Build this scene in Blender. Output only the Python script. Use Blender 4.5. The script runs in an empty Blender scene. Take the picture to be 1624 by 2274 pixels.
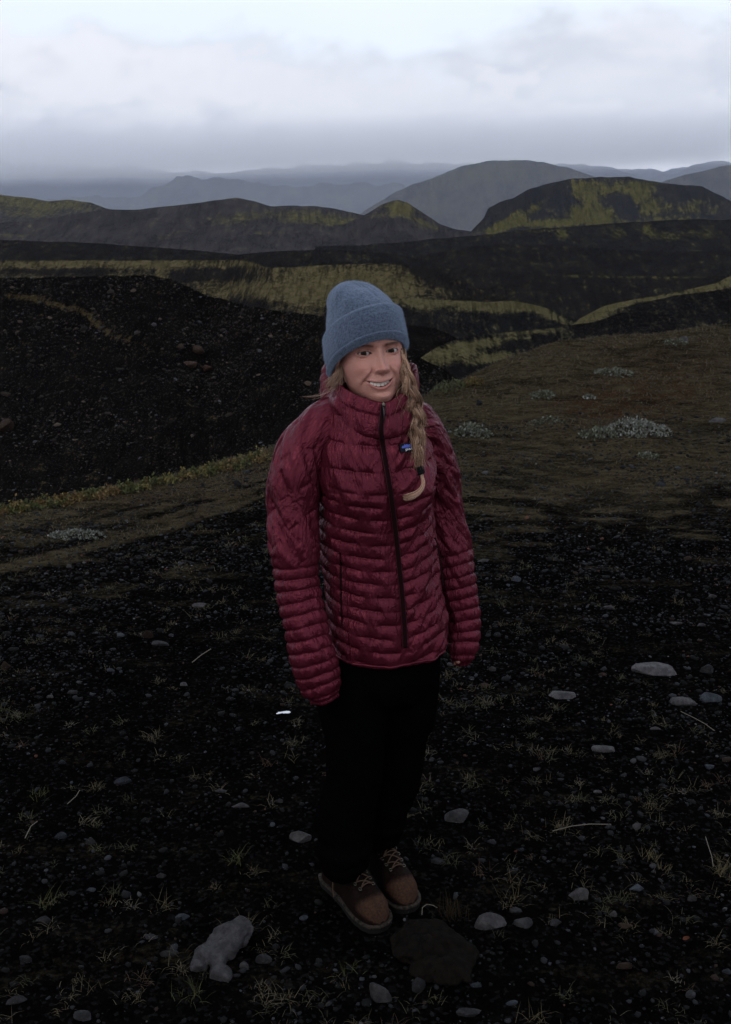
import bpy, bmesh, math, random
import numpy as np
from mathutils import Vector, Matrix
from mathutils.bvhtree import BVHTree

random.seed(7)
RNG = np.random.default_rng(11)
scene = bpy.context.scene
COL = scene.collection

# ------------------------------------------------------------------ camera
CAM_H = 1.89
F = 2331.0                       # focal length in units of a 1624 x 2274 picture
PW, PH = 1624.0, 2274.0
PITCH = math.radians(15.74)
cam_data = bpy.data.cameras.new('camera')
cam_data.sensor_fit = 'VERTICAL'
cam_data.sensor_height = 24.0
cam_data.lens = 24.0 * F / PH
cam_data.clip_start = 0.05
cam_data.clip_end = 30000.0
cam = bpy.data.objects.new('camera', cam_data)
cam.location = (0, 0, CAM_H)
cam.rotation_euler = (math.pi / 2 - PITCH, 0, 0)
COL.objects.link(cam)
scene.camera = cam

# ------------------------------------------------------------------ render settings
scene.render.engine = 'CYCLES'
cy = scene.cycles
cy.use_denoising = True
try:
    cy.denoiser = 'OPENIMAGEDENOISE'
    cy.denoising_input_passes = 'RGB_ALBEDO'
except Exception:
    pass
cy.max_bounces = 6
cy.diffuse_bounces = 3
cy.glossy_bounces = 2
cy.transparent_max_bounces = 8
cy.volume_bounces = 2
cy.volume_max_steps = 96
vs = scene.view_settings
vs.view_transform = 'Standard'
vs.look = 'None'
vs.exposure = 0.0
vs.gamma = 1.0
vs.use_curve_mapping = False

# ------------------------------------------------------------------ node helper
class NT:
    def __init__(self, tree):
        self.t = tree
    def n(self, typ, **kw):
        nd = self.t.nodes.new(typ)
        for k, v in kw.items():
            if k == 'inp':
                for ik, iv in v.items():
                    nd.inputs[ik].default_value = iv
            else:
                setattr(nd, k, v)
        return nd
    def l(self, a, b):
        self.t.links.new(a, b)
    def math(self, op, a, b=None, c=None, clamp=False):
        nd = self.n('ShaderNodeMath', operation=op, use_clamp=clamp)
        for i, v in enumerate((a, b, c)):
            if v is None:
                continue
            if hasattr(v, 'is_output'):
                self.l(v, nd.inputs[i])
            else:
                nd.inputs[i].default_value = v
        return nd.outputs[0]
    def mix(self, fac, a, b, blend='MIX'):
        nd = self.n('ShaderNodeMix', data_type='RGBA', blend_type=blend)
        nd.clamp_factor = True
        for sock, v in ((nd.inputs[0], fac), (nd.inputs[6], a), (nd.inputs[7], b)):
            if hasattr(v, 'is_output'):
                self.l(v, sock)
            else:
                sock.default_value = (v + (1,)) if isinstance(v, tuple) and len(v) == 3 else v
        return nd.outputs[2]
    def smooth(self, v, lo, hi, a=0.0, b=1.0):
        nd = self.n('ShaderNodeMapRange', interpolation_type='SMOOTHSTEP')
        self.l(v, nd.inputs[0])
        nd.inputs[1].default_value = lo
        nd.inputs[2].default_value = hi
        nd.inputs[3].default_value = a
        nd.inputs[4].default_value = b
        return nd.outputs[0]
    def noise(self, vec, scale, detail=4, rough=0.55, dist=0.0):
        nd = self.n('ShaderNodeTexNoise')
        nd.inputs['Scale'].default_value = scale
        nd.inputs['Detail'].default_value = detail
        nd.inputs['Roughness'].default_value = rough
        nd.inputs['Distortion'].default_value = dist
        if vec is not None:
            self.l(vec, nd.inputs['Vector'])
        return nd.outputs[0]
    def mapping(self, vec, scale=(1, 1, 1), rot=(0, 0, 0), loc=(0, 0, 0)):
        nd = self.n('ShaderNodeMapping')
        nd.inputs['Scale'].default_value = scale
        nd.inputs['Rotation'].default_value = rot
        nd.inputs['Location'].default_value = loc
        self.l(vec, nd.inputs['Vector'])
        return nd.outputs[0]

def new_mat(name):
    m = bpy.data.materials.new(name)
    m.use_nodes = True
    m.node_tree.nodes.clear()
    nt = NT(m.node_tree)
    out = nt.n('ShaderNodeOutputMaterial')
    bsdf = nt.n('ShaderNodeBsdfPrincipled')
    nt.l(bsdf.outputs[0], out.inputs['Surface'])
    return m, nt, bsdf, out

# ------------------------------------------------------------------ world: dusk sky with a low cloud band
SUN_EL, SUN_AZ = math.radians(38), math.radians(215)   # behind the camera, to its left
world = bpy.data.worlds.new('World')
scene.world = world
world.use_nodes = True
world.node_tree.nodes.clear()
w = NT(world.node_tree)
wout = w.n('ShaderNodeOutputWorld')
sky = w.n('ShaderNodeTexSky', sky_type='NISHITA', sun_disc=False)
sky.sun_elevation = SUN_EL
sky.sun_rotation = SUN_AZ
sky.air_density = 1.0
sky.dust_density = 2.0
tc = w.n('ShaderNodeTexCoord')
sep = w.n('ShaderNodeSeparateXYZ')
w.l(tc.outputs['Generated'], sep.inputs[0])
sx, sy, sz = sep.outputs
az = w.math('ARCTAN2', sx, sy)
el = w.math('ARCSINE', sz)
comb = w.n('ShaderNodeCombineXYZ')
w.l(az, comb.inputs[0])
w.l(w.math('MULTIPLY', el, 2.0), comb.inputs[1])
avec = comb.outputs[0]
n_big = w.noise(avec, 5.0, 3, 0.5)
n_puff = w.noise(w.mapping(avec, loc=(3.1, 1.7, 0)), 8.5, 9, 0.60, 0.25)
n_fine = w.noise(w.mapping(avec, loc=(7.3, 0.4, 2)), 34.0, 6, 0.6, 0.2)
# veil of thin high cloud over the clear sky
clear = w.n('ShaderNodeMix', data_type='RGBA', blend_type='MULTIPLY')
clear.inputs[0].default_value = 1.0
w.l(sky.outputs[0], clear.inputs[6])
clear.inputs[7].default_value = (0.12, 0.12, 0.12, 1)
veil = w.mix(w.smooth(n_big, 0.35, 0.7, 0.92, 0.98), clear.outputs[2], (0.84, 0.915, 1.0))
def elev(kp, kb, ka=0.0, kf=0.0):
    e_ = w.math('ADD', el, w.math('MULTIPLY', w.math('SUBTRACT', n_puff, 0.5), kp))
    e_ = w.math('ADD', e_, w.math('MULTIPLY', w.math('SUBTRACT', n_big, 0.5), kb))
    e_ = w.math('ADD', e_, w.math('MULTIPLY', w.math('SUBTRACT', n_fine, 0.5), kf))
    return w.math('ADD', e_, w.math('MULTIPLY', az, ka))
# upper grey layer: ragged top edge near 8 degrees, streaked underneath
e1 = elev(0.11, 0.16, -0.04, 0.05)
upper = w.smooth(e1, 0.118, 0.160, 1.0, 0.0)
c_up = w.mix(w.smooth(n_puff, 0.34, 0.64), (0.61, 0.64, 0.70), (0.785, 0.80, 0.84))
c = w.mix(w.math('MULTIPLY', upper, 0.92), veil, c_up)
# rolls of cumulus with bright tops and greyer undersides
for lo_, top_, ka, amt, br in ((0.060, 0.108, 0.10, 0.7, (0.85, 0.86, 0.90)), (0.035, 0.080, 0.16, 0.85, (0.845, 0.855, 0.89))):
    e2 = elev(0.22, 0.06, ka, 0.07)
    bank = w.smooth(e2, top_ - 0.004, top_ + 0.012, 1.0, 0.0)
    shade = w.smooth(e2, lo_ - 0.02, top_)
    c = w.mix(w.math('MULTIPLY', bank, amt), c, w.mix(shade, (0.59, 0.62, 0.685), br))
low = w.smooth(w.math('ADD', el, w.math('MULTIPLY', w.math('SUBTRACT', n_puff, 0.5), 0.03)), 0.022, 0.062, 1.0, 0.0)
c = w.mix(w.math('MULTIPLY', low, 0.7), c, (0.86, 0.89, 0.94))
# thin cloud patches over the rest of the dome
patch = w.smooth(w.noise(tc.outputs['Generated'], 2.3, 6, 0.55, 0.4), 0.42, 0.68)
hi = w.smooth(el, 0.20, 0.40)
c = w.mix(w.math('MULTIPLY', w.math('MULTIPLY', patch, hi), 0.75), c, (0.50, 0.54, 0.62))
bg = w.n('ShaderNodeBackground')
bg.inputs['Strength'].default_value = 1.28
w.l(c, bg.inputs['Color'])
w.l(bg.outputs[0], wout.inputs['Surface'])

sun_d = bpy.data.lights.new('sun', 'SUN')
sun_d.energy = 0.6
sun_d.angle = math.radians(28)
sun_d.color = (1.0, 0.93, 0.86)
sun = bpy.data.objects.new('sun', sun_d)
COL.objects.link(sun)
sdir = Vector((math.sin(SUN_AZ) * math.cos(SUN_EL), math.cos(SUN_AZ) * math.cos(SUN_EL), math.sin(SUN_EL)))
sun.rotation_euler = sdir.to_track_quat('Z', 'Y').to_euler()
sun.location = (-3, -4, 8)

# ------------------------------------------------------------------ helpers: picture ray, noise, meshes
CP, SP = math.cos(PITCH), math.sin(PITCH)
def ray(px, py):
    u = (np.asarray(px, float) - PW / 2) / F
    v = -(np.asarray(py, float) - PH / 2) / F
    return u, v * SP + CP, v * CP - SP          # world direction (x, y, z)
def at_depth(px, py, Y):
    dx, dy, dz = ray(px, py)
    t = Y / dy
    return dx * t, Y + 0 * t, CAM_H + dz * t
def P(px, py, Y):
    return Vector([float(a) for a in at_depth(px, py, Y)])
def on_flat(px, py, z=0.0):
    dx, dy, dz = ray(px, py)
    t = (z - CAM_H) / dz
    return float(dx * t), float(dy * t)
def project(x, y, z):
    x = np.asarray(x, float); y = np.asarray(y, float); z = np.asarray(z, float) - CAM_H
    d = y * CP - z * SP
    v = y * SP + z * CP
    d = np.maximum(d, 1e-3)
    return PW / 2 + F * x / d, PH / 2 - F * v / d

def _hash(ix, iy, seed):
    h = (ix.astype(np.int64) * 374761393 + iy.astype(np.int64) * 668265263 + seed * 1442695041) & 0x7fffffff
    h = ((h ^ (h >> 13)) * 1274126177) & 0x7fffffff
    h = h ^ (h >> 16)
    return (h & 0xffff) / 65535.0
def vnoise(x, y, seed=0):
    x = np.asarray(x, float); y = np.asarray(y, float)
    ix = np.floor(x).astype(np.int64); iy = np.floor(y).astype(np.int64)
    fx = x - ix; fy = y - iy
    fx = fx * fx * fx * (fx * (fx * 6 - 15) + 10); fy = fy * fy * fy * (fy * (fy * 6 - 15) + 10)
    a = _hash(ix, iy, seed); b = _hash(ix + 1, iy, seed)
    c_ = _hash(ix, iy + 1, seed); d = _hash(ix + 1, iy + 1, seed)
    return (a + (b - a) * fx) * (1 - fy) + (c_ + (d - c_) * fx) * fy
def fbm(x, y, octaves=5, seed=0, gain=0.5):
    s = 0; a = 1.0; tot = 0
    for o in range(octaves):
        s = s + a * vnoise(x * 2 ** o + 17.3 * o, y * 2 ** o - 9.1 * o, seed + o)
        tot += a; a *= gain
    return s / tot
def sstep(a, b, x):
    t = np.clip((np.asarray(x, float) - a) / (b - a), 0, 1)
    return t * t * (3 - 2 * t)

def mesh_np(name, verts, faces, mat, smooth=True, parent=None, attrs=None, mat_index=None):
    """verts (n,3); faces (m,k) array of equal-size faces"""
    me = bpy.data.meshes.new(name)
    verts = np.asarray(verts, np.float32); faces = np.asarray(faces, np.int32)
    me.vertices.add(len(verts)); me.vertices.foreach_set('co', verts.ravel())
    k = faces.shape[1]
    me.loops.add(faces.size); me.loops.foreach_set('vertex_index', faces.ravel())
    me.polygons.add(len(faces))
    me.polygons.foreach_set('loop_start', np.arange(0, faces.size, k, dtype=np.int32))
    if smooth:
        me.polygons.foreach_set('use_smooth', np.ones(len(faces), bool))
    me.update(calc_edges=True); me.validate()
    for an, av in (attrs or {}).items():
        av = np.asarray(av, np.float32)
        if av.ndim == 1:
            a = me.attributes.new(an, 'FLOAT', 'POINT'); a.data.foreach_set('value', av)
        elif av.shape[1] == 3:
            a = me.attributes.new(an, 'FLOAT_VECTOR', 'POINT'); a.data.foreach_set('vector', av.ravel())
        else:
            a = me.attributes.new(an, 'FLOAT_COLOR', 'POINT'); a.data.foreach_set('color', av.ravel())
    for m in (mat if isinstance(mat, (list, tuple)) else [mat]):
        if m is not None: me.materials.append(m)
    if mat_index is not None:
        me.polygons.foreach_set('material_index', np.asarray(mat_index, np.int32))
    o = bpy.data.objects.new(name, me)
    COL.objects.link(o)
    if parent is not None:
        o.parent = parent
    return o
def grid_faces(nr, nc, wrap=False):
    i = np.arange(nr - 1)[:, None]
    j = np.arange(nc if wrap else nc - 1)[None, :]
    j2 = (j + 1) % nc
    return np.stack([(i * nc + j), (i * nc + j2), ((i + 1) * nc + j2), ((i + 1) * nc + j)], -1).reshape(-1, 4)
def tag(o, label=None, cat=None, group=None, kind=None):
    if label: o['label'] = label
    if cat: o['category'] = cat
    if group: o['group'] = group
    if kind: o['kind'] = kind
    return o
def empty(name, loc=(0, 0, 0), parent=None):
    o = bpy.data.objects.new(name, None)
    o.location = loc; o.empty_display_size = 0.1
    COL.objects.link(o)
    if parent is not None: o.parent = parent
    return o
def interp(pts, x, k=1):
    p = np.array(pts, float)
    return np.interp(x, p[:, 0], p[:, k])
def blobs(px, py, lst):
    s = np.zeros_like(px)
    for b in lst:
        cx, cy_, rx, ry, v = b[:5]
        a = math.radians(b[5]) if len(b) > 5 else 0
        dx = px - cx; dy = py - cy_
        u = (dx * math.cos(a) + dy * math.sin(a)) / rx
        q = (-dx * math.sin(a) + dy * math.cos(a)) / ry
        s = s + v * np.exp(-(u * u + q * q) ** 1.5)
    return s

# ------------------------------------------------------------------ terrain materials
def hill_mat(name, sand_a, sand_b, moss_a, moss_b, px_m, speck=0.0, speck_col=(0.06, 0.05, 0.045), edge=0.22, bump=0.35):
    """px_m: metres one picture unit covers at this hill, sets the grain size"""
    m, nt, b, out = new_mat(name)
    geo = nt.n('ShaderNodeNewGeometry')
    pos = geo.outputs['Position']
    s1 = 1.0 / (px_m * 60); s2 = 1.0 / (px_m * 14); s3 = 1.0 / (px_m * 4)
    a = nt.n('ShaderNodeAttribute', attribute_name='moss')
    stk = nt.noise(nt.mapping(pos, scale=(1 / (px_m * 9), 1 / (px_m * 70), 1 / (px_m * 34)), rot=(0, 0, 0.25)), 1.0, 5, 0.6, 0.7)
    n1 = nt.noise(pos, s1, 6, 0.6); n2 = nt.noise(pos, s2, 6, 0.65, 0.5); n3 = nt.noise(pos, s3, 4, 0.6)
    v = nt.math('ADD', nt.math('ADD', a.outputs['Fac'], nt.math('MULTIPLY', nt.math('SUBTRACT', n1, 0.5), 0.9)), nt.math('MULTIPLY', nt.math('SUBTRACT', n2, 0.5), 1.9))
    v = nt.math('ADD', v, nt.math('MULTIPLY', nt.math('SUBTRACT', n3, 0.5), 1.0))
    v = nt.math('ADD', v, nt.math('MULTIPLY', nt.math('SUBTRACT', stk, 0.5), 1.5))
    f = nt.smooth(v, 0.5 - edge, 0.5 + edge)
    sand = nt.mix(nt.smooth(nt.math('ADD', nt.math('MULTIPLY', n1, 0.5), nt.math('MULTIPLY', stk, 0.5)), 0.40, 0.62), sand_a, sand_b)
    sand = nt.mix(nt.smooth(n3, 0.35, 0.75, 0, 0.5), sand, tuple(c * 1.9 for c in sand_b))
    moss = nt.mix(nt.smooth(n2, 0.3, 0.7), moss_a, moss_b)
    moss = nt.mix(nt.smooth(n3, 0.3, 0.62, 0.6, 0.0), moss, tuple(c * 0.35 for c in moss_a))
    moss = nt.mix(nt.smooth(stk, 0.36, 0.55, 0.65, 0.0), moss, tuple(c * 0.45 for c in moss_a))
    col = nt.mix(f, sand, moss)
    if speck > 0:
        vo = nt.n('ShaderNodeTexVoronoi'); vo.inputs['Scale'].default_value = 1.0 / (px_m * 5)
        nt.l(pos, vo.inputs['Vector'])
        sp = nt.smooth(vo.outputs['Distance'], 0.16, 0.30, speck, 0.0)
        hs = nt.n('ShaderNodeSeparateColor'); nt.l(vo.outputs['Color'], hs.inputs[0])
        sp = nt.math('MULTIPLY', sp, nt.smooth(hs.outputs[0], 0.35, 0.9))
        col = nt.mix(sp, col, speck_col)
    nt.l(col, b.inputs['Base Color'])
    b.inputs['Roughness'].default_value = 1.0
    b.inputs['Specular IOR Level'].default_value = 0.0
    bm_ = nt.n('ShaderNodeBump'); bm_.inputs['Strength'].default_value = bump
    bm_.inputs['Distance'].default_value = px_m * 6
    h = nt.math('ADD', nt.math('ADD', nt.math('MULTIPLY', n2, 0.8), n3), nt.math('MULTIPLY', stk, 1.6))
    nt.l(h, bm_.inputs['Height']); nt.l(bm_.outputs[0], b.inputs['Normal'])
    return m

def valley_z(y):
    return np.interp(y, [0, 12, 20, 60, 140, 300, 600, 1200, 3000, 14000],
                     [-4, -5, -7.5, -9.5, -15, -19, -30, -38, -60, -140])

HILLS = {}
def hill(name, crest, base, depth, slope, mat, x0=-260, x1=1884, step=4.0, rows=46, moss=None, moss_base=0.0,
         rough=1.0, gully=0.0, power=0.85, seed=1, crest_jit=1.0, back=0.55, label=None):
    xs = np.arange(x0, x1 + step, step)
    cpy = interp(crest, xs) + crest_jit * (fbm(xs / 40.0, xs * 0 + seed, 5, seed, 0.6) - 0.5) * 4.0
    bpy_ = np.maximum(interp(base, xs), cpy + 4)
    D = interp(depth, xs)
    _, dy, dz = ray(xs, cpy); tcr = dz / dy
    _, dy2, dz2 = ray(xs, bpy_); tba = dz2 / dy2
    s = slope
    d = D * (s - tcr) / (s - tba)
    d = np.clip(d, D * 0.35, D * 0.985)
    zc = CAM_H + D * tcr; zb = CAM_H + d * tba
    u = (xs - PW / 2) / F
    rows_xyz = []; meta = []
    span = (D - d)
    toe_n = 7
    for i in range(toe_n):                              # hidden toe that runs under the valley floor
        t = 1 - i / toe_n
        yy = d - span * 0.8 * t
        zz = zb - (s * span * 0.55) * t ** 1.2
        rows_xyz.append((yy, zz)); meta.append(0.0)
    for i in range(rows + 1):
        t = i / rows
        yy = d + span * t
        prof = t ** power * (1 - 0.12 * math.sin(math.pi * t)) 
        rows_xyz.append((yy, zb + (zc - zb) * prof)); meta.append(t)
    for i in range(1, 7):
        t = i / 6
        yy = D + span * 1.1 * t
        rows_xyz.append((yy, zc - back * s * span * (t ** 1.4) * 1.1)); meta.append(1 + t)
    Y = np.array([r[0] for r in rows_xyz]); Z = np.array([r[1] for r in rows_xyz])
    tt = np.array(meta)[:, None] * np.ones_like(Y)
    # columns fan out from the viewpoint's neighbourhood, so the mesh is denser where it is nearer
    dxx, dyy, _ = ray(xs, cpy)
    X = (dxx / dyy)[None, :] * Y
    sc = np.median(span)
    wgt = np.where(tt <= 1, np.sin(np.pi * np.clip(tt, 0, 1)) ** 0.7, 0.3) 
    nz = fbm(X / (sc * 0.45), Y / (sc * 0.45), 6, seed + 3, 0.55) - 0.5
    gl = np.abs(fbm(X / (sc * 0.16) + 2.2 * (fbm(X / sc, Y / sc, 3, seed + 8) - 0.5), Y / (sc * 0.9), 4, seed + 5) - 0.5) * 2
    Z = Z + wgt * s * sc * (0.16 * rough * nz - 0.22 * gully * (1 - gl) ** 2 * 0.5)
    # never rise past the crest as seen from the place the photograph was taken
    px, py = project(X, Y, Z)
    mo = np.full_like(px, moss_base)
    if moss: mo = mo + blobs(px, py, moss)
    v = np.stack([X, Y, Z], -1).reshape(-1, 3)
    o = mesh_np(name, v, grid_faces(*Y.shape), mat, attrs={'moss': mo.ravel()})
    tag(o, kind='structure')
    if label: o['label'] = label
    HILLS[name] = (X, Y, Z, tt)
    return o
# ------------------------------------------------------------------ hills, far to near
K = 1.0 / F
BLK_A, BLK_B = (0.0040, 0.0036, 0.0036), (0.0098, 0.0086, 0.0082)
MOS_A, MOS_B = (0.060, 0.050, 0.023), (0.108, 0.089, 0.047)
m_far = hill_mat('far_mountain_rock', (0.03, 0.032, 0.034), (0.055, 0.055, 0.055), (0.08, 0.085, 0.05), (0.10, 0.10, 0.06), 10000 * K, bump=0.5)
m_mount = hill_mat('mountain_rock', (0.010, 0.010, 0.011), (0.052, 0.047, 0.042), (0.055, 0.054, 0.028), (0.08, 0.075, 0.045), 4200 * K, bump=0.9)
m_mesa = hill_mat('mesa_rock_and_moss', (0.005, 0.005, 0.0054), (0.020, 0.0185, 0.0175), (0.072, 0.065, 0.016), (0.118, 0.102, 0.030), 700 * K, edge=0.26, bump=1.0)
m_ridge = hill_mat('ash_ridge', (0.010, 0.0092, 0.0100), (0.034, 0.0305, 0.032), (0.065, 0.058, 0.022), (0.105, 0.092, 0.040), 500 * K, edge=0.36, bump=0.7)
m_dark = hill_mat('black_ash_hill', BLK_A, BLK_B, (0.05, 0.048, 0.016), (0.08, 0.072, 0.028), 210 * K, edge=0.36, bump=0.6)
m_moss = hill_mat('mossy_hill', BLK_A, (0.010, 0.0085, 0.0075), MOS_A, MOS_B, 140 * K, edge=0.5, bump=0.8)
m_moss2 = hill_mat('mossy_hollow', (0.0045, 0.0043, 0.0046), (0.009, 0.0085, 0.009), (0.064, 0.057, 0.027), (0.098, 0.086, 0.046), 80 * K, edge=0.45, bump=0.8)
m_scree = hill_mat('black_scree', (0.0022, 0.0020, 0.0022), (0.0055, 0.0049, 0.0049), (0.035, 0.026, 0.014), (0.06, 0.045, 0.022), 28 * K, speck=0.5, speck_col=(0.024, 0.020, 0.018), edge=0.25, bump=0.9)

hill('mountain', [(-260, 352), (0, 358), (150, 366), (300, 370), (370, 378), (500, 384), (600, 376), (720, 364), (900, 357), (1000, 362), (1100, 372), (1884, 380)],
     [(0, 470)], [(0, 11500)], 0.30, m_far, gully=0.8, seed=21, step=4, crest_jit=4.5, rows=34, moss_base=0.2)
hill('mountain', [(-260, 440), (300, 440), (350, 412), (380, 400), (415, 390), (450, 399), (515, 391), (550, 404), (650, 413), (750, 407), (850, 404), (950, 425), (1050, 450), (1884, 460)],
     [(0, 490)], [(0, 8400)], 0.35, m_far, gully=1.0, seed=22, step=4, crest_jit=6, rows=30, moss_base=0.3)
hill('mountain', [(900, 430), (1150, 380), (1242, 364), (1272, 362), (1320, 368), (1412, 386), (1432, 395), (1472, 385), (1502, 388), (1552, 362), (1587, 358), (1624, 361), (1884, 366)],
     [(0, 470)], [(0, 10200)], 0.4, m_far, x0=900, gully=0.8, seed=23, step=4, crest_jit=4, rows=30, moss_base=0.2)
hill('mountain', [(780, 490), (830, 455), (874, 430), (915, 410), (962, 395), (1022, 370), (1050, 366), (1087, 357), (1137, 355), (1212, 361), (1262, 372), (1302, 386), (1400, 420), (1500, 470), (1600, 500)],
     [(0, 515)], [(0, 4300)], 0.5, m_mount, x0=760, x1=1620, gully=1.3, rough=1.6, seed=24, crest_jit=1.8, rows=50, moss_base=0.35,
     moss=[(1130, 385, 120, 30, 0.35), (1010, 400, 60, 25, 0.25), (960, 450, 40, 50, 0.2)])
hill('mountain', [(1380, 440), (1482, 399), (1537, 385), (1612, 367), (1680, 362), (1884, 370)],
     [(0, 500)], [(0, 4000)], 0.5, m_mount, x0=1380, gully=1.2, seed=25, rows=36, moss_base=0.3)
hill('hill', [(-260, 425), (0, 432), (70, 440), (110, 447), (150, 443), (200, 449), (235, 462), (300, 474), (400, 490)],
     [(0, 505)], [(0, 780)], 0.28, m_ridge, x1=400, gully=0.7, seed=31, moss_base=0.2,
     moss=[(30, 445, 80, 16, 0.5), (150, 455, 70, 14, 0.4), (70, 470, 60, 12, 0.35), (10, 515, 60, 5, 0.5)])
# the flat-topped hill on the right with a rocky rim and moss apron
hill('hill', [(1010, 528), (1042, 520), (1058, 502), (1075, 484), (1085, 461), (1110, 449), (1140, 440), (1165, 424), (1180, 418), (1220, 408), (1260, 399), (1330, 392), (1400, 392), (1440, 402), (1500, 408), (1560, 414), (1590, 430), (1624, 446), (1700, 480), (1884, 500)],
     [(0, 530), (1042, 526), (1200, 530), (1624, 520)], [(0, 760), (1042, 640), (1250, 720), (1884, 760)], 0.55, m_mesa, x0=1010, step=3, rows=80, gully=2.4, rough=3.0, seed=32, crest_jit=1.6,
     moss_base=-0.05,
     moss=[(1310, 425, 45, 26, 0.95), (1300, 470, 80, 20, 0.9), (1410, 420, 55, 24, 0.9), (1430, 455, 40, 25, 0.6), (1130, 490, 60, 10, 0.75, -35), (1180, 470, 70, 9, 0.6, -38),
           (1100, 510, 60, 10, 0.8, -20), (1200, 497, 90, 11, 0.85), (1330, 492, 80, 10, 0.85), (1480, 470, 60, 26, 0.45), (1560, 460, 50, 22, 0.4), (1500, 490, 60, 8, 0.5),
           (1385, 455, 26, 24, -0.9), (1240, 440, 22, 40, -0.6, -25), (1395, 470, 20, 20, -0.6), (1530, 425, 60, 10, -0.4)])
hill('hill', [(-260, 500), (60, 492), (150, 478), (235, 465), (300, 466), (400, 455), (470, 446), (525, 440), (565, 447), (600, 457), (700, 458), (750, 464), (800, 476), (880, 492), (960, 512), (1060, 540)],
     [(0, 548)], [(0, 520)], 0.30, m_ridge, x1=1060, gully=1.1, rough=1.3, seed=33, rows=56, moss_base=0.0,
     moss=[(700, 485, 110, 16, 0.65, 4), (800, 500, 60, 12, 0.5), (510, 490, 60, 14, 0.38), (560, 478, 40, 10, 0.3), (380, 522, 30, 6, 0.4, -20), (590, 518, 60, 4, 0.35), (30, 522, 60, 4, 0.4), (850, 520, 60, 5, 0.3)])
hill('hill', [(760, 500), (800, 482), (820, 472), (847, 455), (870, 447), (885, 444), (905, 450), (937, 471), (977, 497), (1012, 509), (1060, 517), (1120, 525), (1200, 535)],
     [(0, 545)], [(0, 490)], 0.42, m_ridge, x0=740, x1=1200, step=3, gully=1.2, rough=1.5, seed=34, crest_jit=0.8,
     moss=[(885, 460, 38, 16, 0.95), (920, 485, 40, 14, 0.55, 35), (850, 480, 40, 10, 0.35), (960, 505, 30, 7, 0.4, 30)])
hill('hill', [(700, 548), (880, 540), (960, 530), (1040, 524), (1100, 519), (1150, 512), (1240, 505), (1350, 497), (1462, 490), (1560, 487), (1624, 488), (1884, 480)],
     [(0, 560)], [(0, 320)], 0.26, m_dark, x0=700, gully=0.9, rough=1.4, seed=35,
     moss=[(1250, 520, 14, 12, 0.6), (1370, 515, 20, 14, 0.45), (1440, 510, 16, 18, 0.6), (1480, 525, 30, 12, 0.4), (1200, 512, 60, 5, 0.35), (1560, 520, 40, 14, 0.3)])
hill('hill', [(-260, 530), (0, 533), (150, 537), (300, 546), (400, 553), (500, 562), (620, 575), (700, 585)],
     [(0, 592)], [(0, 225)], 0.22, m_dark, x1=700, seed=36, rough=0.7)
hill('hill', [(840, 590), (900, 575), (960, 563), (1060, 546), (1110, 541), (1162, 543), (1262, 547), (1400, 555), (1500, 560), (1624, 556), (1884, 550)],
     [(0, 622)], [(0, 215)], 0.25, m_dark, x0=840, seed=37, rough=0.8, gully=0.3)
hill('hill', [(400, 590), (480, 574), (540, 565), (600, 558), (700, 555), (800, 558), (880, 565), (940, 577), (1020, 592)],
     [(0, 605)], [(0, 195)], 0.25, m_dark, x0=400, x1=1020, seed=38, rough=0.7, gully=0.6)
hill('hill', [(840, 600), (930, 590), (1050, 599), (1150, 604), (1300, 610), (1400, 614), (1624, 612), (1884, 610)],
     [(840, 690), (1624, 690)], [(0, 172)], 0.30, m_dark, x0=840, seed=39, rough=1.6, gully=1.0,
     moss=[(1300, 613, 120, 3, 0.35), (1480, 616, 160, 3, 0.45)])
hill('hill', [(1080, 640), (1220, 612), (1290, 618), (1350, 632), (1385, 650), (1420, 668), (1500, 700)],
     [(0, 725)], [(0, 155)], 0.32, m_dark, x0=1060, x1=1500, seed=48, rough=1.2, gully=0.8)
# mossy hill behind the woman's hat
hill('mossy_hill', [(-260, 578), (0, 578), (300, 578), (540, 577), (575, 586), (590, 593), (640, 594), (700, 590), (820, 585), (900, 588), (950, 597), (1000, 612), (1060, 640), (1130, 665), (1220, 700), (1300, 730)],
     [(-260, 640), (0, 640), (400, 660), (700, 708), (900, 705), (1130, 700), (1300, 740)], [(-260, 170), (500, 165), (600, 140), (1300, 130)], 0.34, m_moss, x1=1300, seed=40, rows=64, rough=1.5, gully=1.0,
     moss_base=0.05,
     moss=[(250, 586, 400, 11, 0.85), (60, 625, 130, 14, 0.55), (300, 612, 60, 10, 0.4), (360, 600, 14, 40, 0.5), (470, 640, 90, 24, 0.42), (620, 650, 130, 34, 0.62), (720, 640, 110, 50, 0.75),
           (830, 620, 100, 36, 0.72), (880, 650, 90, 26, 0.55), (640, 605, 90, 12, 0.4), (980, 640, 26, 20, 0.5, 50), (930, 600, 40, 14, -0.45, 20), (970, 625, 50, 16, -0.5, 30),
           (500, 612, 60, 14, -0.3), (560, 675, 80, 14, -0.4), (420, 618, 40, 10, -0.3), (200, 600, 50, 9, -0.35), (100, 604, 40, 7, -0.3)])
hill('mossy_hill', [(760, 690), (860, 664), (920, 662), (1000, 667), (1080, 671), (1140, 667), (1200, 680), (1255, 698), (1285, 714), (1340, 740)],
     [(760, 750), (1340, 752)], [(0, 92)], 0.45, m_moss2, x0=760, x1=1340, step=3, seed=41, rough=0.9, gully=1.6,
     moss=[(1000, 671, 240, 13, 1.0, 2), (1130, 682, 90, 13, 0.8), (1220, 700, 60, 9, 0.8, 22), (940, 685, 40, 9, 0.35), (1060, 690, 60, 7, 0.3)])
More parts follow.
